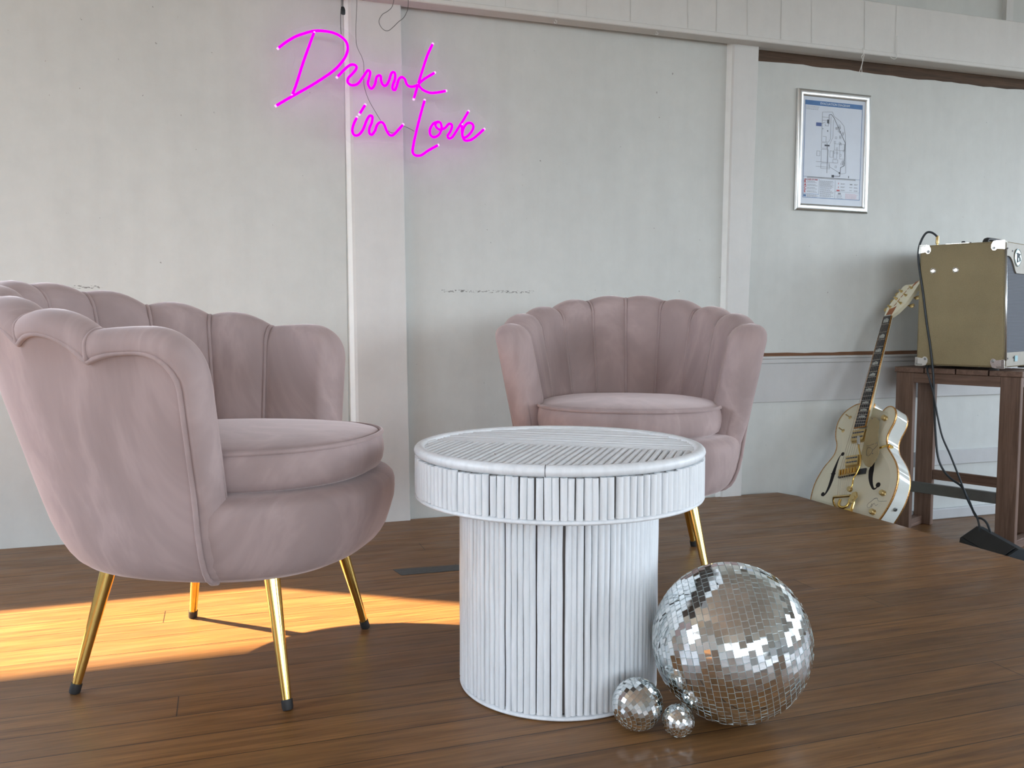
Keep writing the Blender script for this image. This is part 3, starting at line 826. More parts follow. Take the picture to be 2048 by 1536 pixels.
def textrows(mb, u0, u1, v0, v1, n, fillr=.9, y=-.0070, h=.0035):
    for i in range(n):
        v = lerp(v0, v1, i/max(1, n-1)); u = u0; end = lerp(u0, u1, fillr*rnp.uniform(.75, 1))
        while u < end:
            w = rnp.uniform(.008, .03); rect(mb, u, v, min(u + w, end), v + h, y); u += w + .006
textrows(b, .05, .29, .090, .115, 3, 1)
for v in (.785, .815, .845, .875): textrows(b, .10, .28, v, v + .011, 2, .9, h=.004)
textrows(b, .305, .53, .775, .83, 8, 1); textrows(b, .305, .53, .84, .86, 3, .95); textrows(b, .305, .53, .87, .925, 7, 1); textrows(b, .10, .28, .912, .930, 3, 1)
for v in (.790, .82, .85): textrows(b, .64, .72, v, v + .006, 2, .9); textrows(b, .86, .93, v, v + .006, 2, .9)
rect(b, .79, .79, .83, .80); rect(b, .78, .822, .83, .826); rect(b, .785, .85, .825, .854); rect(b, .60, .88, .645, .895); textrows(b, .58, .69, .90, .93, 4, .9)
b.build('small_print', M_grey, sheet)
b = MB(); textrows(b, .72, .93, .885, .93, 7, 1); b.build('pink_print', M_pk, sheet)
b = MB(); rect(b, .60, .785, .607, .80); rect(b, .60, .82, .607, .835); rect(b, .575, .852, .625, .865); b.build('red_symbols', M_red, sheet)
def text(s_, u, v, size, mat, parent, name, wide=1.0, bold=0.0):
    cu = bpy.data.curves.new(name, 'FONT'); cu.body = s_; cu.size = size; cu.extrude = .0003; cu.align_x = 'LEFT'; cu.offset = bold
    o = bpy.data.objects.new(name, cu); COL.objects.link(o)
    dg = bpy.context.evaluated_depsgraph_get(); me = bpy.data.meshes.new_from_object(o.evaluated_get(dg))
    bpy.data.objects.remove(o); ob = bpy.data.objects.new(name, me); COL.objects.link(ob); me.materials.clear(); me.materials.append(mat)
    x, z = PX(u, v); ob.parent = parent; ob.location = (x, -.0074, z); ob.rotation_euler = (PI/2, 0, 0); ob.scale = (wide, 1, 1)
    return ob
text('EVACUATION DIAGRAM', .27, .066, .0135, M_pw, sheet, 'title_text', 1.05, .0002)
text('IN CASE OF FIRE', .055, .778, .0095, M_red, sheet, 'fire_heading')
for ch, v in (('R', .803), ('A', .833), ('C', .863), ('E', .893)): text(ch, .05, v, .0165, M_red, sheet, 'fire_letter', 1, .0005)

# ------------------------------------------------------------------ stool
ZT = .553
D = Vector((math.cos(R(-67)), math.sin(R(-67)), 0)); Bv = Vector((-D.y, D.x, 0))
NRp = Vector((3.078, 2.708, ZL)); SW_, SD = .512, .25
FLp = NRp - D*SW_
t = thing('slatted_stool', 'dark wooden slatted stool carrying the amplifier on the lower floor', 'stool', FLp, R(-67))
# local: x runs from the far-left leg to the near-right leg, y away from us
M_st = wood_mat('stool_wood_upright', (.115, .066, .044), (.22, .135, .095), (30, 30, 1.5), .6)
M_sx = wood_mat('stool_wood_along_x', (.115, .066, .044), (.23, .140, .098), (1.5, 30, 30), .6)
M_sy = wood_mat('stool_wood_along_y', (.115, .066, .044), (.23, .140, .098), (30, 1.5, 30), .6)
H = ZT - ZL
lw, lt = .078, .028
for x0 in (0, SW_ - lw):
    for y0 in (0, SD - lt):
        b = MB(); b.box((x0, y0, .0), (x0 + lw, y0 + lt, H - .024), bev=.002); b.build('leg', M_st, t)
for i in range(4):
    y0 = None
ns = 4; gap = .006; w = (SW_ + .012 - gap*(ns-1))/ns
for i in range(ns):
    x0 = -.006 + i*(w + gap); b = MB(); b.box((x0, -.006, H - .023), (x0 + w, SD + .006, H), bev=.002); b.build('slat', M_sy, t)
for y0 in (.001, SD - .023):
    b = MB(); b.box((lw, y0, H - .068), (SW_ - lw, y0 + .022, H - .024), bev=.0015); b.build('apron', M_sx, t)
for x0 in (.01, SW_ - .035):
    b = MB(); b.box((x0, lt, H - .068), (x0 + .024, SD - lt, H - .024), bev=.0015); b.build('apron', M_sy, t)
    b = MB(); b.box((x0 - .006, lt + .0005, .0), (x0 + .03, SD - lt - .0005, .038), bev=.0015); b.build('runner', M_sy, t)
b = MB(); b.box((lw, .002, .187), (SW_ - lw, .026, .233), bev=.002); o = b.build('footrest', simple('worn_grey_footrest', (.115, .118, .112), .4, .2), t); o['label'] = 'grey metal-capped footrest'
b = MB(); b.box((lw, SD - .024, .215), (SW_ - lw, SD - .004, .26), bev=.002); b.build('stretcher', M_sx, t)

# ------------------------------------------------------------------ amplifier
AD = R(-66); Da = Vector((math.cos(AD), math.sin(AD), 0))
ABR = Vector((3.03, 2.735, ZT + .014)); AWd, AHt, ALn = .365, .515, .42
AO = ABR - Da*AWd
t = thing('guitar_amplifier', 'tweed covered guitar amplifier with metal corners standing on the wooden stool', 'amplifier', (AO.x, AO.y, ZT), AD)
def tweed():
    m, nt, b_ = nodes('tweed_cloth')
    v = coords(nt, (1, 1, 1), (0, 0, 0)); w1 = N(nt, 'ShaderNodeTexWave', wave_type='BANDS', bands_direction='DIAGONAL')
    w1.inputs['Scale'].default_value = 150; w1.inputs['Distortion'].default_value = 1.2; nt.links.new(v, w1.inputs['Vector'])
    f = noise(nt, v, 6, 5, .6); g = noise(nt, v, 300, 2, .5)
    c = ramp(nt, w1.outputs['Fac'], [(.25, (.265, .215, .115)), (.7, (.345, .28, .155))])
    c = mix(nt, 1.0, c, ramp(nt, f, [(.3, .84), (.7, 1.06)]), 'MULTIPLY'); c = mix(nt, 1.0, c, ramp(nt, g, [(.3, .85), (.7, 1.08)]), 'MULTIPLY')
    nt.links.new(c, b_.inputs['Base Color']); b_.inputs['Roughness'].default_value = .75; bump(nt, b_, w1.outputs['Fac'], .2, .0006); return m
M_tw = tweed(); zo = .014
# local x: back(0) -> front(AWd), y: along the amp's width, z up; top is slightly shallower (front leans back)
lean = .018
def amp_pt(x, y, z): return (x - lean*max(0, (z/AHt))*(x/AWd), y, zo + z)
b = MB()
def hull(mb, x0, x1, y0, y1, z0, z1, bev, mi=0):
    k = MB(); k.box((x0, y0, z0), (x1, y1, z1), bev=bev); mb.add([amp_pt(*p) for p in k.v], k.f, mi)
hull(b, 0, AWd - .012, 0, ALn, 0, AHt, .007); b.build('cabinet', M_tw, t)
M_fr = simple('cream_vinyl', (.30, .275, .22), .45, 0, .05)
# front fascia: top panel with a curved lower edge, and bottom panel
def fpanel(pts, name, mat, d0=-.004, d1=.0035):
    k = MB(); vs = []
    for dx in (d1, d0):
        for y, z in pts: vs.append(amp_pt(AWd - .008 + dx, y, z))
    n = len(pts); k.add(vs, [tuple(range(n)), tuple(range(n, 2*n))[::-1]] + [(i, (i+1) % n, (i+1) % n + n, i + n) for i in range(n)])
    return k.build(name, mat, t)
curve = [(.012, .455), (.035, .455), (.055, .450), (.075, .437), (.095, .415), (.110, .395), (.122, .388), (.30, .388), (.312, .395), (.327, .415), (.347, .437), (.367, .450), (.387, .455), (.408, .455)]
fpanel([(.006, AHt - .006), (.006, .455)] + curve + [(ALn - .006, .455), (ALn - .006, AHt - .006)], 'front_panel', M_fr)
fpanel([(.006, .006), (ALn - .006, .006), (ALn - .006, .062), (.006, .062)], 'lower_panel', M_fr)
def grille():
    m, nt, b_ = nodes('grille_cloth'); w1 = N(nt, 'ShaderNodeTexWave', wave_type='BANDS', bands_direction='Z')
    w1.inputs['Scale'].default_value = 52; w1.inputs['Distortion'].default_value = .3; nt.links.new(coords(nt), w1.inputs['Vector'])
    c = ramp(nt, w1.outputs['Fac'], [(.3, (.045, .052, .066)), (.7, (.095, .105, .125))]); nt.links.new(c, b_.inputs['Base Color'])
    b_.inputs['Roughness'].default_value = .7; bump(nt, b_, w1.outputs['Fac'], .4, .001); return m
fpanel([(.010, .060), (ALn - .010, .060), (ALn - .010, .46), (.010, .46)], 'grille', grille(), -.006, -.0025)
b = MB(); b.tube([amp_pt(AWd - .006, .004, .03), amp_pt(AWd - .006, .004, AHt - .03)], .004, 8); b.build('edge_trim', M_alu, t, smooth=True)
# badge
bp = Vector(amp_pt(AWd - .003, .128, .452))
Mb = Matrix.Translation(bp) @ Matrix.Rotation(-PI/2 + .0, 4, 'Z').inverted() @ Matrix.Rotation(PI/2, 4, 'X')
b = MB(); b.lathe([(0, 0), (.037, 0), (.037, .002), (.033, .004), (.031, .0025), (0, .0025)], 36, M=Mb); bd = b.build('badge', simple('badge_silver', (.55, .66, .66), .3, .8), t, smooth=True, angle=30)
b = MB()
for q in ([(-.020, .017), (.004, .017)], [(-.009, .017), (-.009, -.02)], [(.020, .014), (.008, .014), (.007, .001), (.017, .001), (.019, -.012), (.006, -.015)]):
    b.tube([Mb @ Vector((x, y, .0035)) for x, y in q], .0022, 6)
b.build('badge_lettering', M_dk, bd)
b = MB(); bp2 = Vector(amp_pt(AWd - .003, .11, .036)); M2 = Matrix.Translation(bp2) @ Matrix.Rotation(PI/2, 4, 'Z') @ Matrix.Rotation(PI/2, 4, 'X')
b.box((-.016, -.012, 0), (.016, .012, .003), M=M2, bev=.001); b.build('badge', simple('small_badge_blue', (.32, .52, .56), .35, .4), t)
for y, z in ((.016, .485), (.072, .477), (.02, .038), (.085, .040)):
    b = MB(); b.lathe([(0, 0), (.004, 0), (.003, .002), (0, .002)], 10, M=Matrix.Translation(amp_pt(AWd - .0045, y, z)) @ Matrix.Rotation(PI/2, 4, 'Z') @ Matrix.Rotation(PI/2, 4, 'X')); b.build('screw', M_dk, t)
# corner protectors on the near side
def corner(x, z, sx, sz):
    b = MB(); P = [(0, 0), (.040, 0)]
    lobe_ = [(.052, .004), (.061, .014), (.062, .026), (.054, .036), (.042, .037), (.033, .030), (.024, .031), (0, .034)]
    poly = [(-.003, -.003), (.030, -.003), (.043, .0)] + [(a*.82, c) for a, c in lobe_[1:-1]] + [(-.003, .034)]
    vs = []
    for y in (-.0035, .001):
        for a, c in poly: vs.append(amp_pt(x + sx*a, y, z + sz*c))
    n = len(poly); b.add(vs, [tuple(range(n)), tuple(range(n, 2*n))[::-1]] + [(i, (i+1) % n, (i+1) % n + n, i + n) for i in range(n)])
    # wrapped cap around the edges
    k = MB(); xa, xb = sorted((x - sx*.0035, x + sx*.010)); za, zb = sorted((z - sz*.0035, z + sz*.034)); k.box((xa, -.0035, za), (xb, .030, zb), bev=.002)
    b.add([amp_pt(*p) for p in k.v], k.f)
    k = MB(); xa, xb = sorted((x - sx*.0035, x + sx*.030)); za, zb = sorted((z - sz*.0035, z + sz*.008)); k.box((xa, -.0035, za), (xb, .030, zb), bev=.002)
    b.add([amp_pt(*p) for p in k.v], k.f)
    o = b.build('corner_protector', M_chrome, t)
    b = MB(); px_ = amp_pt(x + sx*.040, -.0035, z + sz*.027)
    b.lathe([(.0055, 0), (.0055, .0015), (.003, .003), (0, .003)], 14, M=Matrix.Translation(px_) @ Matrix.Rotation(PI/2, 4, 'X')); b.build('screw', M_steel, o)
corner(0, AHt, 1, -1); corner(AWd - .012, AHt, -1, -1); corner(0, 0, 1, 1); corner(AWd - .012, 0, -1, 1)
for x in (.062, .158):
    b = MB(); Mx = Matrix.Translation(amp_pt(x, .0, .405)) @ Matrix.Rotation(PI/2, 4, 'X')
    b.lathe([(.0125, 0), (.0125, .0012), (.010, .002), (.0082, .0006), (.0065, .0006), (.006, .0012), (0, .0012)], 24, M=Mx, cap=False); b.build('side_grommet', M_chrome, t, smooth=True, angle=40)
for x in (.04, AWd - .06):
    for y in (.04, ALn - .05):
        b = MB(); b.lathe([(.017, 0), (.019, .014), (0, .0141)], 16, M=Matrix.Translation((x, y, .0005))); b.build('rubber_foot', M_rub, t)
# handle and knobs on top
b = MB(); b.box(amp_pt(.10, .03, AHt + .0), amp_pt(.20, .38, AHt + .004)); b.build('control_plate', M_chrome, t)
for k_ in range(5):
    b = MB(); b.lathe([(.008, 0), (.008, .006), (.006, .010), (0, .010)], 14, M=Matrix.Translation(amp_pt(.16, .07 + .07*k_, AHt + .004))); b.build('control_knob', M_black, t)
b = MB(); b.tube(smooth_path([amp_pt(.245, .09, AHt), amp_pt(.245, .10, AHt + .016), amp_pt(.245, .14, AHt + .020), amp_pt(.245, .28, AHt + .020), amp_pt(.245, .32, AHt + .016), amp_pt(.245, .33, AHt)], 4), .008, 8, flat=1.6)
b.build('handle', M_rub, t, smooth=True)

# ------------------------------------------------------------------ cables and floor wedge
jt = Vector((AO.x, AO.y, ZT)) + Matrix.Rotation(AD, 3, 'Z') @ Vector(amp_pt(.068, .02, AHt + .002))
CA = [(jt.x, jt.y, jt.z + .032), (2.915, 3.022, 1.128), (2.905, 3.035, 1.138), (2.896, 3.050, 1.136), (2.887, 3.063, 1.112), (2.880, 3.072, 1.073), (2.879, 3.072, 1.025), (2.882, 3.062, .962), (2.888, 3.048, .877), (2.896, 3.030, .750), (2.903, 3.012, .645), (2.908, 2.998, .54), (2.909, 2.995, .512), (2.912, 2.988, .391), (2.917, 2.980, .27), (2.92, 2.965, .173), (2.93, 2.94, .116), (2.944, 2.91, .084), (2.957, 2.87, .06), (2.965, 2.84, .011), (2.955, 2.79, -.049), (2.925, 2.73, -.045), (2.88, 2.66, -.050), (2.80, 2.55, -.1), (2.74, 2.44, -.178), (2.68, 2.30, -.182)]
M_cab = simple('cable_rubber', (.014, .022, .028), .4)
t = thing('instrument_cable', 'black instrument cable plugged into the top of the tweed amplifier', 'cable', (2.68, 2.30, ZL))
o3 = Matrix.Translation((-2.68, -2.30, -ZL))
b = MB(); b.tube([o3 @ p for p in smooth_path(CA, 4)], .0047, 8); b.build('cord', M_cab, t, smooth=True)
b = MB(); b.tube([o3 @ (jt + Vector((0, 0, z_))) for z_ in (-.001, .004, .006, .034, .038)], [.0045, .0045, .0075, .0062, .005], 14); o = b.build('jack_plug', M_gold2, t, smooth=True, angle=40)
CB = [(2.945, 3.02, ZT + .013), (2.915, 3.03, ZT + .012), (2.897, 3.018, ZT - .01), (2.901, 3.003, .494), (2.907, 2.988, .44), (2.916, 2.970, .344), (2.925, 2.950, .262), (2.938, 2.920, .193), (2.950, 2.895, .129), (2.958, 2.868, .066), (2.955, 2.84, .020), (2.945, 2.80, -.020), (2.92, 2.75, -.044), (2.86, 2.68, -.062), (2.80, 2.61, -.1), (2.75, 2.52, -.17), (2.66, 2.40, -.182)]
b = MB(); b.tube(smooth_path(CB, 4), .0042, 8)
tag(b.build('power_cable', M_cab, smooth=True), 'black cable running from under the amplifier down to the floor wedge', 'cable')
# wedge
rd = Vector((-.15, -.33, 0)).normalized(); pn = Vector((rd.y, -rd.x, 0))  # pn points to the left-back side
A0 = Vector((2.885, 2.700, ZL))
t = thing('floor_wedge', 'black sloped floor pedal box beneath the cables, in front of the stool', 'pedal', A0)
L_ = .36; b = MB()
sec = [(-.11, 0), (-.11, .012), (-.012, .122), (.012, .124), (.075, .075), (.085, 0)]
rows = [[Vector((pn.x*a + rd.x*l, pn.y*a + rd.y*l, h_)) for a, h_ in sec] for l in (0, L_)]
b.grid(rows, closed_v=True); b.f += [tuple(range(6)), tuple(range(6, 12))[::-1]]; b.m += [0, 0]
b.build('housing', simple('black_casing', (.010, .018, .024), .5), t)
b = MB(); rows = [[Vector((pn.x*a + rd.x*l, pn.y*a + rd.y*l, h_)) for a, h_ in ((.016, .1235), (.072, .0795), (.0735, .082), (.0175, .1262))] for l in (.02, L_ - .02)]
b.grid(rows, closed_v=True); b.f += [(0, 1, 2, 3), (7, 6, 5, 4)]; b.m += [0, 0]; b.build('rubber_tread', M_rub, t)
b = MB(); b.box((3.345, 2.925, ZL), (3.415, 2.975, ZL + .03), bev=.004); tag(b.build('power_adaptor', M_black), 'small black adaptor block on the lower floor behind the stool leg', 'adaptor')

# ------------------------------------------------------------------ tape on the floor
b = MB(); rt = random.Random(2); top = []; bot = []
for i in range(15):
    x = lerp(.484, .80, i/14); top.append((x, 2.607 - .05*(x-.484) + rt.uniform(-.001, .001))); bot.append((x + (.012 if i == 0 else 0), 2.542 - .03*(x-.484) + rt.uniform(-.0012, .0012)))
b.prism(top + bot[::-1], .0002, .0012); tag(b.build('tape_strip', simple('grey_tape', (.045, .050, .052), .45, 0, .25, 60)), 'torn strip of dark grey tape stuck on the floor behind the table', 'tape')

# ------------------------------------------------------------------ guitar
gp0 = Vector((2.524, 3.054, .117)); gx = Vector((.164, -.976, .143)).normalized(); gy = Vector((.434, .202, .878)); gy = (gy - gx*gy.dot(gx)).normalized(); gz = gx.cross(gy).normalized()
t = thing('archtop_guitar', 'cream white hollow-body electric guitar with gold hardware leaning beside the stool', 'guitar')
t.matrix_world = Matrix(((gx.x, gy.x, gz.x, gp0.x), (gx.y, gy.y, gz.y, gp0.y), (gx.z, gy.z, gz.z, gp0.z), (0, 0, 0, 1)))
M_cr = simple('cream_lacquer', (.72, .69, .52), .18, 0, .03, 4, Coat_Weight=.6, Coat_Roughness=.05)
M_side = simple('white_lacquer_side', (.70, .73, .68), .12, 0, .03, 4, Coat_Weight=.8, Coat_Roughness=.04)
def sparkle():
    m, nt, b_ = nodes('gold_sparkle_binding'); vo = N(nt, 'ShaderNodeTexVoronoi'); vo.inputs['Scale'].default_value = 500; nt.links.new(coords(nt), vo.inputs['Vector'])
    c = ramp(nt, vo.outputs['Color'], [(.2, (.30, .12, .03)), (.7, (.75, .42, .14))]); nt.links.new(c, b_.inputs['Base Color'])
    b_.inputs['Metallic'].default_value = .8; b_.inputs['Roughness'].default_value = .3; return m
M_bind = sparkle()
M_eb = simple('ebony', (.018, .022, .028), .35, 0, .2, 60); M_pearl = simple('pearl_inlay', (.42, .46, .44), .25, 0, .25, 90)
M_fhole = simple('sound_hole_dark', (.012, .010, .010), .9); M_gplex = simple('gold_plexi', (.40, .32, .17), .25, .35, .04)
M_cop = simple('copper_cover', (.34, .13, .055), .35, .3, .1)
GL = [(.0373,.318),(-.0346,.3227),(-.0651,.3133),(-.0963,.2923),(-.1176,.2648),(-.1275,.232),(-.1249,.189),(-.1143,.1557),(-.1011,.1319),(-.0957,.1084),(-.0985,.0806),(-.1131,.0529),(-.1355,.0204),(-.1529,-.0215),(-.1628,-.0587),(-.1649,-.1002),(-.1603,-.1427),(-.146,-.188),(-.118,-.236),(-.074,-.276),(-.018,-.302),(.04,-.312),(.10,-.303),(.155,-.275),(.20,-.235),(.2299,-.19)]
GR = [(.2527,-.132),(.2624,-.083),(.2625,-.0364),(.2521,.0055),(.2318,.0435),(.2034,.078),(.1792,.1043),(.1646,.1308),(.1586,.1574),(.1634,.1882),(.1731,.2188),(.1751,.2498),(.1659,.2798),(.1472,.2973),(.1267,.3003),(.1102,.2917),(.096,.2721),(.0818,.2533),(.066,.2463),(.0555,.2514),(.0503,.2607),(.0486,.2888),(.0481,.315)]
out = [(p.x, p.y) for p in smooth_path([(x, y, 0) for x, y in GL + GR], 3, True)]
cxg, cyg = .045, .0
def inset(poly, d):
    n = len(poly); A = sum(poly[i][0]*poly[(i+1) % n][1] - poly[(i+1) % n][0]*poly[i][1] for i in range(n)); sg = 1 if A > 0 else -1
    res = []
    for i in range(n):
        a, c = Vector(poly[i-1]), Vector(poly[(i+1) % n]); tt = (c - a).normalized(); res.append((poly[i][0] - tt.y*d*sg, poly[i][1] + tt.x*d*sg))
    return res
TKb = .078
b = MB(); n = len(out)
rows = [[Vector((x, y, z)) for x, y in pl] for pl, z in ((out, -.003), (out, -TKb + .004))]
b.grid(rows, closed_v=True); b.build('body_side', M_side, t, smooth=True)
def plate(sgn, z0, z1, name):
    # gently arched plate: scaled rings towards the centre line
    b = MB(); rows = []
    for f, h_ in ((0, 0), (.006, .0015), (.016, .003), (.03, .005)):
        rows.append([Vector((x, y, z0 + sgn*h_)) for x, y in inset(out, f + .0035)])
    b.grid(rows, closed_v=True)
    last = rows[-1]; o_ = len(b.v); nn = len(last)
    b.v += [tuple(p) for p in last]; b.f.append(tuple(range(o_, o_ + nn)) if sgn > 0 else tuple(range(o_, o_ + nn))[::-1]); b.m.append(0)
    return b.build(name, M_cr, t)
front = plate(1, 0.0, .01, 'body_front'); plate(-1, -TKb, .01, 'body_back')
for z0, nm in ((0, 'front'), (-TKb, 'back')):
    b = MB(); w1, w2 = out, inset(out, .0045)
    za, zb = (-.0065, .001) if z0 == 0 else (-TKb - .001, -TKb + .0065)
    rows = [[Vector((x, y, z)) for x, y in w] for w, z in ((w1, za), (inset(out, -.0008), (za+zb)/2), (w1, zb), (w2, zb if z0 == 0 else za))]
    if z0 != 0: rows = [[Vector((x, y, z)) for x, y in w] for w, z in ((w1, zb), (inset(out, -.0008), (za+zb)/2), (w1, za), (w2, za))]
    b.grid(rows, closed_v=True); b.build('binding', M_bind, t, smooth=True, angle=40)
ZF = .005
# f-holes
def ribbon(mb, pts, ws, z0, z1):
    P = smooth_path([(x, y, 0) for x, y in pts], 4); k = len(P); L = []; Rr = []
    for i, p in enumerate(P):
        a = P[max(i-1, 0)]; c = P[min(i+1, k-1)]; tt = (c-a).normalized(); w = tab([(j/(len(ws)-1), ws[j]) for j in range(len(ws))], i/(k-1))
        L.append((p.x - tt.y*w, p.y + tt.x*w)); Rr.append((p.x + tt.y*w, p.y - tt.x*w))
    for i in range(k-1):
        q = [L[i], L[i+1], Rr[i+1], Rr[i]]
        mb.add([(x, y, z1) for x, y in q] + [(x, y, z0) for x, y in q], [(0, 1, 2, 3), (0, 4, 5, 1), (2, 6, 7, 3)])
b = MB(); ribbon(b, [(-.0440,.0856),(-.0588,.0665),(-.0654,.0253),(-.0682,-.0112),(-.0690,-.0452),(-.0732,-.0792),(-.0812,-.1043),(-.0912,-.1181)], [.001, .0020, .006, .0095, .0085, .0065, .004, .0015], ZF - .001, ZF + .0004)
for (x, y), r_ in (((-.0461,.0796), .0088), ((-.0955,-.1087), .0095)): b.lathe([(r_, 0), (r_, .0014), (0, .0014)], 18, M=Matrix.Translation((x, y, ZF - .001)))
b.box((-.081, -.015, ZF - .001), (-.056, -.011, ZF + .0004)); b.build('f_hole', M_fhole, front)
b = MB(); ribbon(b, [(.130,.0843),(.1264,.0392),(.1258,.0043),(.1324,-.0303),(.1463,-.0601),(.1627,-.0769),(.1788,-.0655)], [.001, .007, .0125, .010, .0065, .004, .0015], ZF - .001, ZF + .0004)
b.lathe([(.0112, 0), (.0112, .0014), (0, .0014)], 18, M=Matrix.Translation((.1775, -.0585, ZF - .001))); b.build('f_hole', M_fhole, front)
# neck and fretboard (centre line leaves the body slightly rotated, as strung)
fbz0, fbz1 = .024, .031
FB = [(.0016,.192),(.0559,.199),(.0385,.7362),(.0002,.734)]
b = MB(); b.prism(FB, fbz0, fbz1); fb = b.build('fretboard', M_eb, t)
b = MB()
nk = [(.0005,.245),(.056,.25),(.0392,.735),(-.0005,.735)]
rows = []
for k_ in range(9):
    a = PI*k_/8; cc, ss = math.cos(a), math.sin(a)
    r1 = []
    for (xl, yl, xr, yr, dp) in ((.0015,.20,.056,.205,.040), (.001,.30,.0530,.305,.040), (.0010,.34,.0520,.345,.030), (.0007,.50,.0465,.50,.022), (.0003,.72,.0392,.72,.020), (.0002,.736,.0385,.738,.021)):
        r1.append(Vector(((xl+xr)/2 - cc*(xr-xl)/2, (yl+yr)/2, fbz0 - ss*dp)))
    rows.append(r1)
b.grid(rows); neck = b.build('neck', M_cr, t, smooth=True)
b = MB(); b.prism([(.0540,.2),(.0585,.2),(.0408,.736),(.0383,.736)], fbz0 - .001, fbz1 - .0005); b.prism([(-.0012,.193),(.0018,.193),(.0004,.735),(-.002,.735)], fbz0 - .001, fbz1 - .0005)
b.prism([(-.001,.1885),(.058,.196),(.0575,.2),(-.001,.1925)], fbz0 - .001, fbz1 - .0005); b.build('fretboard_binding', M_bind, fb)
def fbx(y, s_): # s_ 0..1 across
    tt = (y - .195)/(.735 - .195); return lerp(lerp(.0016, .0559, s_), lerp(.0002, .0385, s_), tt)
SCL = .7362 - (-.0128 + .0); fr = [.7355 - SCL*(1 - 2**(-k_/12)) for k_ in range(1, 23)]
for y in fr:
    if y > .2: b = MB(); b.box((fbx(y, .02), y - .0009, fbz1), (fbx(y, .98), y + .0009, fbz1 + .0012)); b.build('fret', M_chrome, fb)
yy = [.7355] + fr
for k_ in (1, 3, 5, 7, 9, 12, 15, 17, 19):
    y0_, y1_ = yy[k_], yy[k_-1]; g_ = (y1_ - y0_)*.22
    ya, yb = y0_ + g_, y1_ - g_
    poly = [(fbx(ya, .18), ya), (fbx(ya, .82), ya), (fbx(yb, .84), lerp(ya, yb, .6)), (fbx(yb, .70), lerp(ya, yb, .8)), (fbx(yb, .52), yb), (fbx(yb, .35), lerp(ya, yb, .75)), (fbx(yb, .16), lerp(ya, yb, .62))]
    b = MB(); b.prism(poly, fbz1 - .0005, fbz1 + .0004); b.build('inlay', M_pearl, fb)
# headstock (tilted slightly back)
HD = [(.0088,.7339),(.0050,.7619),(.0055,.7836),(.0150,.8078),(.0262,.832),(.0342,.8563),(.0394,.8923),(.0507,.9005),(.0690,.899),(.0874,.8962),(.106,.9063),(.1251,.915),(.1241,.8898),(.1113,.8453),(.0928,.7937),(.0626,.7524),(.0434,.7345)]
HD = [(x - .008 if i < 6 else x, y) for i, (x, y) in enumerate(HD)]; HD[0] = (0.0002, .7339); HD[-1] = (.0386, .7345)
def hz_(y): return fbz1 - .004 - .13*max(0, y - .74)
b = MB(); n = len(HD); vs = [(x, y, hz_(y)) for x, y in HD] + [(x, y, hz_(y) - .017) for x, y in HD]
b.add(vs, [tuple(range(n)), tuple(range(n, 2*n))[::-1]] + [(i, (i+1) % n, (i+1) % n + n, i + n) for i in range(n)]); hd = b.build('headstock', M_cr, t)
b = MB(); q = [(.0049,.7380),(.0145,.7769),(.0296,.7785),(.0468,.7857),(.0369,.7398)]; n = len(q)
b.add([(x, y, hz_(y) + .001) for x, y in q] + [(x, y, hz_(y) - .001) for x, y in q], [tuple(range(n)), tuple(range(n, 2*n))[::-1]] + [(i, (i+1) % n, (i+1) % n + n, i + n) for i in range(n)]); b.build('truss_cover', M_cop, hd)
b = MB()
for (x, y), (x2, y2) in zip([(.035,.79),(.0445,.812),(.054,.832),(.064,.852),(.074,.872)], [(.045,.81),(.055,.830),(.065,.85),(.075,.87),(.086,.886)]):
    b.tube([(x - .003, y, hz_(y) + .0004), (x + .004, y + .007, hz_(y) + .0004), (x2 - .006, y2 - .004, hz_(y2) + .0004)], .0013, 6)
b.build('headstock_script', M_cop, hd)
b = MB(); q = [(.100,.905),(.1195,.912),(.098,.884),(.084,.868)]; n = 4
b.add([(x, y, hz_(y) + .0006) for x, y in q] + [(x, y, hz_(y) - .001) for x, y in q], [(0, 1, 2, 3), (0, 4, 5, 1), (1, 5, 6, 2), (2, 6, 7, 3), (3, 7, 4, 0)]); b.build('headstock_inlay', M_cop, hd)
pegs = [(.0133,.7868),(.0306,.8289),(.0434,.8666),(.0649,.7979),(.0764,.8385),(.0925,.8756)]
for i, (x, y) in enumerate(pegs):
    b = MB(); z = hz_(y); b.lathe([(.0065, 0), (.0065, .003), (.0032, .004), (.0032, .013), (.0042, .016), (0, .016)], 14, M=Matrix.Translation((x, y, z)))
    pg = b.build('tuning_post', M_gold2, hd, smooth=True, angle=40)
    b = MB(); sx = -1 if i < 3 else 1
    b.box((x - .007, y - .009, z - .030), (x + .007, y + .009, z - .0165), bev=.002)
    e = (x + sx*.042, y - .010*sx + .004, z - .024)
    b.tube([(x, y, z - .024), (x + sx*.030, y - .004*sx, z - .024)], .0026, 8)
    b.tube([(x + sx*.028, y - .004*sx, z - .024), (x + sx*.034, y - .006*sx, z - .024), (x + sx*.046, y - .008*sx, z - .024), (x + sx*.052, y - .009*sx, z - .024)], [.0035, .0085, .0105, .006], 10, flat=.45, up=(0, 0, 1))
    b.build('tuner_button', M_gold2, hd, smooth=True, angle=40)
    b = MB(); b.tube([(x + .003, y, z + .010), (x - .009*(1 if i < 3 else .6), y + .004, z + .016), (x - .016*(1 if i < 3 else .4), y + .005, z + .020)], .0005, 5); b.build('string_end', M_chrome, hd)
b = MB(); b.box((.0002, .7345, fbz1 - .003), (.0386, .7385, fbz1 + .003)); b.build('nut', M_pearl, t)
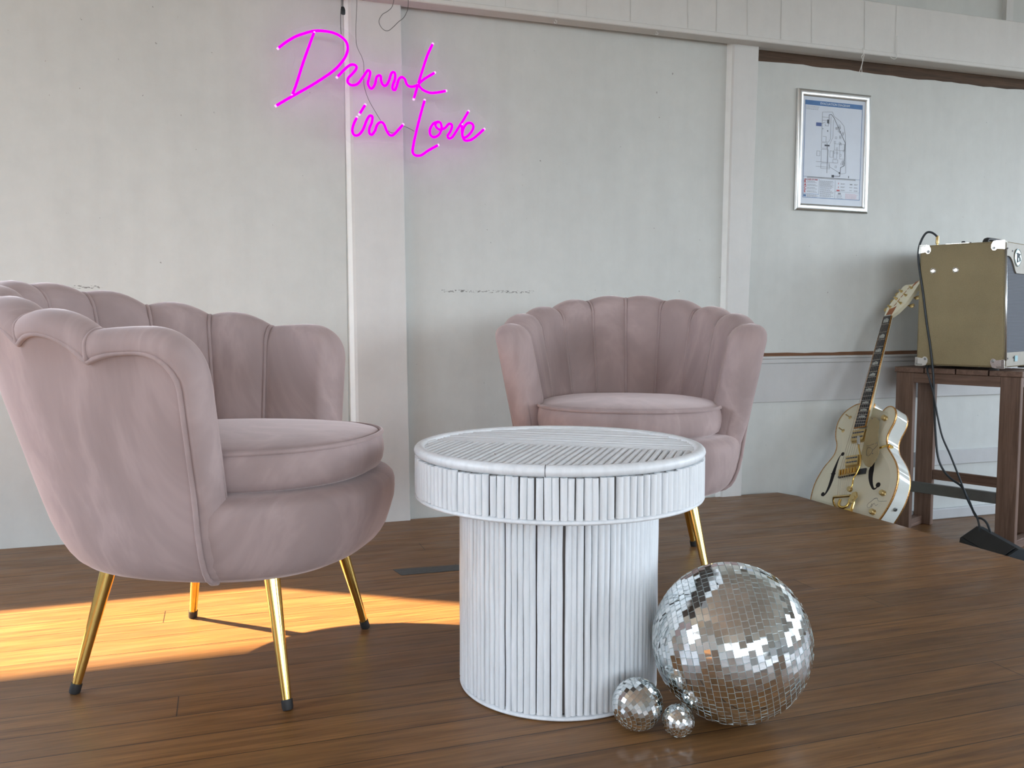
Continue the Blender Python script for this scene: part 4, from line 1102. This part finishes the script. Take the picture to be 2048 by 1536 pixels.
# strings
b = MB()
for k_ in range(6):
    s_ = k_/5; x0, y0 = lerp(.004, .0355, s_), .736; x1, y1 = lerp(-.006, .056, s_), lerp(-.016, -.006, s_); x2, y2 = lerp(.006, .050, s_), -.118
    b.tube([(x0, y0, fbz1 + .0035), (x1, y1, .0385), (x2, y2, .026)], lerp(.0009, .0005, s_), 5)
b.build('strings', M_chrome, t)
# pickups, bridge, pickguard
def quad(pts, z0, z1, name, mat, parent=t, bev=None):
    b = MB(); b.prism(pts, z0, z1); return b.build(name, mat, parent)
def sub(q, s0, t0, s1, t1):
    f = lambda s_, t_: tuple(lerp(lerp(q[0][i], q[1][i], s_), lerp(q[3][i], q[2][i], s_), t_) for i in (0, 1))
    return [f(s0, t0), f(s1, t0), f(s1, t1), f(s0, t1)]
for q in ([(-.0138,.1862),(.0584,.1935),(.0565,.1356),(-.0079,.128)], [(-.0137,.0658),(.0561,.074),(.0661,.0227),(-.005,.0126)]):
    pk = quad(q, ZF, .014, 'pickup', M_gold2)
    quad(sub(q, .05, .08, .95, .92), .014, .022, 'pickup_cover', M_gold2, pk)
    for t0 in (.24, .60): quad(sub(q, .10, t0, .90, t0 + .12), .022, .0226, 'pickup_slot', M_dk, pk)
bq = [(-.0353,-.0108),(.1012,.0129),(.1024,-.0105),(-.0314,-.0345)]
br = quad(bq, ZF, .012, 'bridge_base', M_eb); quad([(-.0204,-.0037),(.0673,.0116),(.0699,-.0134),(-.0169,-.0315)], .018, .028, 'bridge', M_gold2, br)
b = MB()
for k_ in range(6):
    s_ = (k_ + .5)/6; x, y = lerp(-.0188, .0686, s_), lerp(-.0176, -.001, s_); b.lathe([(.0045, -.011), (.0045, .011)], 10, M=Matrix.Translation((x, y, .030)) @ Matrix.Rotation(R(11), 4, 'Z') @ Matrix.Rotation(PI/2, 4, 'X'))
b.build('bridge_rollers', M_gold, br, smooth=True, angle=40)
for x, y in ((-.012, -.019), (.063, -.002)): b = MB(); b.lathe([(.005, 0), (.005, .02)], 12, M=Matrix.Translation((x, y, .010))); b.build('bridge_post', M_gold, br)
gd = [(.0699,.2406),(.092,.240),(.1161,.2234),(.1242,.19),(.1297,.1537),(.1435,.12),(.1535,.096),(.1574,.07),(.1534,.0437),(.1359,.0142),(.1227,.011),(.1067,.0185),(.0795,.0484),(.07,.0751),(.069,.1376),(.064,.1919)]
pgd = quad(gd, .022, .0245, 'pickguard', M_gplex)
b = MB()
for q in ([(.100,.062),(.094,.080),(.097,.098),(.112,.098),(.124,.090),(.134,.098),(.142,.112),(.136,.122),(.130,.115)], [(.088,.108),(.106,.110),(.122,.116)], [(.124,.090),(.120,.072),(.108,.060),(.100,.068)]):
    b.tube(smooth_path([(x, y, .0248) for x, y in q], 3), .0006, 5)
for x, y in ((.079, .233), (.128, .072)): b.lathe([(.0020, 0), (.0020, .0012), (0, .0012)], 10, M=Matrix.Translation((x, y, .0245)))
b.build('pickguard_drawing', M_dk, pgd)
b = MB(); b.prism([(.1434,.1045),(.1872,.119),(.1885,.112),(.1445,.0965)], .012, .015); b.prism([(.178,.116),(.190,.1195),(.1915,.1115),(.180,.108)], -.012, .015); b.build('pickguard_bracket', M_gold, pgd)
# knobs, switches, output jack, strap button, signature
for x, y in ((.1273,.241),(.2123,-.0941),(.188,-.1767),(.150,-.215)):
    if y < -.2: continue
    b = MB(); b.lathe([(.0125, 0), (.0125, .004), (.0115, .0055), (.0115, .016), (.009, .0185), (0, .0185)], 26, M=Matrix.Translation((x, y, .002))); b.build('control_knob', M_gold2, t, smooth=True, angle=30)
for x, y in ((-.0604,.255),(-.0792,.1914)):
    b = MB(); b.lathe([(.0085, 0), (.0085, .003), (.006, .005), (.0035, .006), (0, .006)], 18, M=Matrix.Translation((x, y, .002))); b.tube([(x, y, .006), (x - .010, y + .006, .018), (x - .013, y + .008, .021)], [.0018, .0022, .0035], 8); b.build('toggle_switch', M_gold2, t, smooth=True, angle=40)
b = MB(); b.lathe([(.008, 0), (.008, .004), (.005, .005), (.005, .002), (0, .002)], 18, M=Matrix.Translation((.2515, -.145, -.036)) @ Matrix.Rotation(R(-25), 4, 'Z') @ Matrix.Rotation(PI/2, 4, 'Y')); b.build('output_jack', M_steel, t, smooth=True, angle=40)
b = MB()
for q in ([(.1929,-.1164),(.1788,-.1169),(.166,-.1301),(.1525,-.1413),(.1514,-.154),(.1644,-.1576),(.1714,-.1404),(.1715,-.1572),(.1801,-.1379),(.1901,-.1479),(.2,-.1412)], [(.173,-.1214),(.1882,-.1166),(.2011,-.1286),(.2382,-.126)]):
    b.tube(smooth_path([(x, y, ZF + .0002) for x, y in q], 4), .0005, 5)
b.build('signature', M_dk, front)
# vibrato tailpiece
b = MB()
b.lathe([(.0058, -.042), (.0058, .042)], 16, M=Matrix.Translation((.028, -.122, .024)) @ Matrix.Rotation(R(6), 4, 'Z') @ Matrix.Rotation(PI/2, 4, 'Y'))
tp = b.build('vibrato_tailpiece', M_gold2, t, smooth=True, angle=40)
b = MB()
for P_ in ([(-.010,-.127,.024),(-.018,-.132,.02),(-.017,-.150,.012),(-.004,-.165,.009),(.004,-.180,.009),(.012,-.24,.008),(.03,-.30,.006)],
           [(.068,-.118,.024),(.082,-.122,.02),(.084,-.145,.012),(.080,-.170,.009),(.082,-.20,.008),(.075,-.25,.008),(.058,-.30,.006)],
           [(.012,-.130,.012),(.010,-.155,.010),(.03,-.166,.010),(.05,-.160,.010),(.062,-.140,.011),(.060,-.128,.012)]):
    b.tube(smooth_path(P_, 5), .0062, 10, flat=.55, up=(0, 0, 1))
b.prism([(-.002,-.172),(.082,-.168),(.078,-.185),(.0,-.188)], ZF, .010); b.prism([(.018,-.185),(.072,-.183),(.066,-.302),(.025,-.302)], ZF, .009)
b.build('tailpiece_frame', M_gold, tp, smooth=True, angle=40)
b = MB(); b.prism([(.082,-.105),(.098,-.100),(.106,-.118),(.092,-.150),(.078,-.148),(.074,-.125)], .02, .030)
b.lathe([(.011, 0), (.011, .012), (.007, .014), (0, .014)], 18, M=Matrix.Translation((.068, -.092, .028))); b.lathe([(.011, 0), (.011, .005), (0, .006)], 18, M=Matrix.Translation((.092, -.128, .030)))
b.build('arm_bracket', M_gold2, tp, smooth=True, angle=35)
arm = [(.0678,.1199,.055),(.0775,.0883,.055),(.0963,.0463,.053),(.1027,.010,.05),(.0938,-.0279,.047),(.083,-.0498,.045),(.083,-.0757,.042),(.078,-.0908,.040)]
b = MB(); b.tube(smooth_path(arm, 5), .0031, 10); vb = b.build('vibrato_arm', M_gold, tp, smooth=True)
b = MB(); b.tube([(.0598,.139,.056), (.0628,.133,.056), (.0715,.105,.055), (.0735,.100,.055)], [.004, .0062, .0068, .005], 12); b.build('arm_tip', simple('arm_tip_grey', (.50, .50, .46), .3, .5), vb, smooth=True)

# ------------------------------------------------------------------ wall socket mark near the sign
# ------------------------------------------------------------------ light
w = bpy.data.worlds.new('daylight'); scn.world = w; w.use_nodes = True; nt = w.node_tree
bg = nt.nodes['Background']
tc = N(nt, 'ShaderNodeTexCoord'); sp = N(nt, 'ShaderNodeSeparateXYZ'); nt.links.new(tc.outputs['Generated'], sp.inputs[0])
cr = ramp(nt, math_(nt, 'ADD', math_(nt, 'MULTIPLY', sp.outputs['Z'], .5), .5), [(.40, (.16, .17, .17)), (.50, (.34, .38, .40)), (.52, (.86, .93, 1.0)), (.75, (.60, .77, 1.0))])
nt.links.new(cr, bg.inputs['Color']); bg.inputs['Strength'].default_value = 7.0
def portal(loc, rot, sx, sy):
    l = bpy.data.lights.new('window_portal', 'AREA'); l.shape = 'RECTANGLE'; l.size = sx; l.size_y = sy; l.cycles.is_portal = True
    o = bpy.data.objects.new('window_portal', l); COL.objects.link(o); o.location = loc; o.rotation_euler = rot
zc_ = 1.6
for u0, u1, z0, z1 in H_right: portal((XR + .12, (u0+u1)/2, (z0+z1)/2), (0, R(90), 0), z1-z0, u1-u0)
for u0, u1, z0, z1 in H_left: portal((XL - .12, (u0+u1)/2, (z0+z1)/2), (0, R(-90), 0), z1-z0, u1-u0)
for u0, u1, z0, z1 in H_rear: portal(((u0+u1)/2, YB - .12, (z0+z1)/2), (R(90), 0, 0), u1-u0, z1-z0)
portal(((wx0+wx1)/2, WL + .13, (wz0+wz1)/2), (R(-90), 0, 0), wx1-wx0, wz1-wz0)
sl = bpy.data.lights.new('sun', 'SUN'); sl.energy = 26; sl.color = (1.0, .74, .42); sl.angle = R(1.3)
so = bpy.data.objects.new('sun', sl); COL.objects.link(so)
el, az = R(40), R(-33)
dirv = Vector((math.cos(el)*math.cos(az), math.cos(el)*math.sin(az), -math.sin(el)))
so.rotation_euler = dirv.to_track_quat('-Z', 'Y').to_euler(); so.location = (-3, 5, 4)

# ------------------------------------------------------------------ camera
cam = bpy.data.cameras.new('camera'); co = bpy.data.objects.new('camera', cam); COL.objects.link(co)
cam.sensor_fit = 'HORIZONTAL'; cam.sensor_width = 36; cam.lens = 36*1750/2048; cam.clip_start = .05
co.location = (0, 0, .763); co.rotation_euler = (R(90 - 4.2), 0, R(-18.4)); scn.camera = co
scn.cycles.use_denoising = True
scn.cycles.max_bounces = 8; scn.cycles.diffuse_bounces = 6; scn.cycles.glossy_bounces = 5
scn.cycles.sample_clamp_indirect = 8
vs_ = scn.view_settings; vs_.view_transform = 'Standard'; vs_.look = 'None'; vs_.gamma = 1; vs_.use_curve_mapping = False
vs_.exposure = 0.62
scn.display_settings.display_device = 'sRGB'
